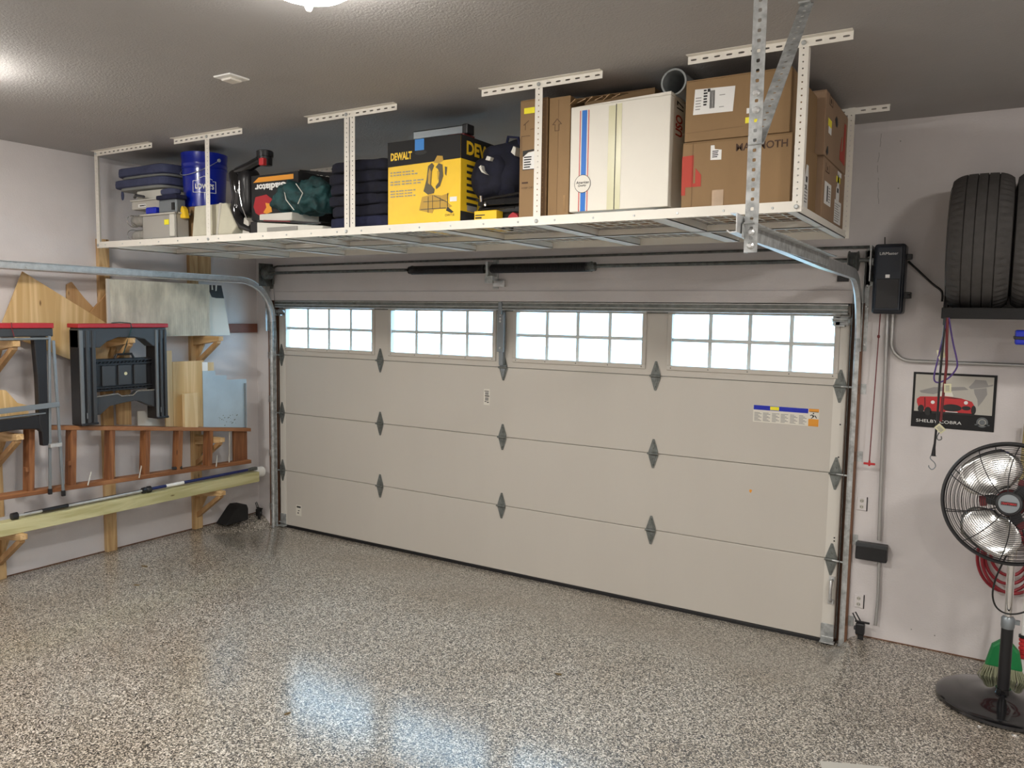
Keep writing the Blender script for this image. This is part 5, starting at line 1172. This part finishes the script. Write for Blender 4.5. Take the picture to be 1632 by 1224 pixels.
for k in range(3):
    a0 = radians(123) + k * 2 * pi / 3
    b = MB(); nu, nv = 9, 9; vs = []
    for i in range(nu + 1):
        r = .070 + .188 * i / nu; half = radians(43) * (.62 + .5 * sin(pi * (i / nu) ** .8)) * (1 - .35 * max(0, i / nu - .8) * 5 * .6)
        for j in range(nv + 1):
            q = j / nv * 2 - 1; a = a0 + q * half
            vs.append(C0 + nrm * (-.018 + q * .030 + .010 * q * q) + (u_ * cos(a) + v_ * sin(a)) * r)
    fs = [(i * (nv + 1) + j, (i + 1) * (nv + 1) + j, (i + 1) * (nv + 1) + j + 1, i * (nv + 1) + j + 1) for i in range(nu) for j in range(nv)]
    b.add(vs, fs); o = b.build('blade', 'alu', t, smooth=True); o.modifiers.new('thick', 'SOLIDIFY').thickness = .0018
    MB().beam(C0 + (u_ * cos(a0 + .9) + v_ * sin(a0 + .9)) * .03 - nrm * .02, C0 + (u_ * cos(a0 + .9) + v_ * sin(a0 + .9)) * .105 - nrm * .02, .05, .012, tuple(nrm)).build('blade_arm', 'black', t, bevel=.004)
    MB().beam(C0 + (u_ * cos(a0 + 1.0) + v_ * sin(a0 + 1.0)) * .095 - nrm * .02, C0 + (u_ * cos(a0 + 1.05) + v_ * sin(a0 + 1.05)) * .125 - nrm * .02, .05, .014, tuple(nrm)).build('blade_tip_pad', 'red dark', t, bevel=.004)
cp = [(5.735, -.70, .80), (5.71, -.68, .72), (5.688, -.67, .64), (5.680, -.67, .56), (5.700, -.67, .50), (5.75, -.66, .475), (5.82, -.65, .50), (5.87, -.64, .58), (5.85, -.63, .70)]
MB().tube(curve(cp), .0042, 8).build('power_cord', 'cord black', t, smooth=True)

# garden hose coil behind the fan, broom and mop
t = thing('hose', 'red hose coils hanging on the wall behind the fan', 'hose', (5.74, -.12, .45))
for k, (r, cx, cz, y) in enumerate(((.155, 5.735, .60, -.115), (.125, 5.745, .615, -.128), (.100, 5.75, .63, -.115), (.165, 5.765, .615, -.14))):
    MB().tube([(cx + r * .85 * cos(a), y, cz + r * 1.15 * sin(a)) for a in [2 * pi * q / 40 for q in range(40)]], .0085, 8, closed=True).build('hose_loop', 'hose red', t, smooth=True)
MB().box(5.72, 5.78, -.16, YW, .70, .74).build('hose_hook', 'black', t, bevel=.004)
t = thing('broom', 'push broom with green plastic head standing behind the fan pole', 'broom', (5.75, -.34, 0))
MB().tube([(5.755, -.31, .16), (5.785, -.15, 1.35)], .012, 12).build('handle', 'tan pole', t, smooth=True)
MB().prism([(5.668, .085), (5.840, .085), (5.820, .185), (5.775, .235), (5.735, .235), (5.695, .20)], (0, -.37, 0), X, Z, Y, .05).build('broom_head', 'green', t, bevel=.012)
b = MB(); rr = random.Random(5)
for i in range(34):
    for j in range(4):
        x = 5.675 + .158 * i / 33; fl = (x - 5.755) * .45; y = -.366 + .012 * j
        b.beam((x, y, .092), (x + fl + rr.uniform(-.012, .012), y - .03 + rr.uniform(-.02, .02), .001), .0042, .003)
o = b.build('bristles', 'bristle', t); o['kind'] = 'stuff'
t = thing('mop_pole', 'white pole with ribbed red grip leaning beside the broom', 'pole', (5.83, -.24, 0))
MB().tube([(5.838, -.25, .0), (5.836, -.13, 1.3)], .012, 12).build('pole', 'white', t, smooth=True)
gp = []
for k in range(5): gp += [(.015, k * .022), (.021, k * .022 + .005), (.021, k * .022 + .015), (.015, k * .022 + .020)]
MB().lathe((5.838, -.238, .115), Vector((-.0015, .092, 1)), gp, 16).build('red_grip', 'red', t)
MB().tube([(5.8365, -.228, .225), (5.8365, -.227, .24)], .022, 12).build('black_ring', 'black', t)

# bits on the floor
def leafbit(x, y, s, a, label):
    z = floor_z(x, y) + .001
    b = MB().prism([(-s, 0), (-s * .3, s * .4), (s * .5, s * .35), (s, 0), (s * .3, -s * .35), (-s * .5, -s * .25)], (x, y, z), (cos(a), sin(a), 0), (-sin(a), cos(a), 0), Z, .004)
    o = b.build('dry_leaf', 'leaf'); tag(o, label, 'leaf')
leafbit(2.889, -2.594, .016, 1.2, 'small dry leaf on the floor near the bluish reflection')
leafbit(.388, -1.649, .03, .2, 'dry leaf scrap on the floor below the treated post end of the bracket')
leafbit(.71, -1.922, .022, .5, 'dry leaf scrap on the floor, farther from the left wall')
leafbit(3.76, -1.531, .02, .1, 'dry leaf scrap on the floor in front of the door middle')
o = MB().prism([(5.085, -1.655), (5.34, -1.545), (5.42, -1.75), (5.16, -1.86)], (0, 0, .002), X, Y, Z, .006).build('grey_card', 'grey box'); tag(o, 'corner of a flat light grey card at the bottom edge of the view', 'card')
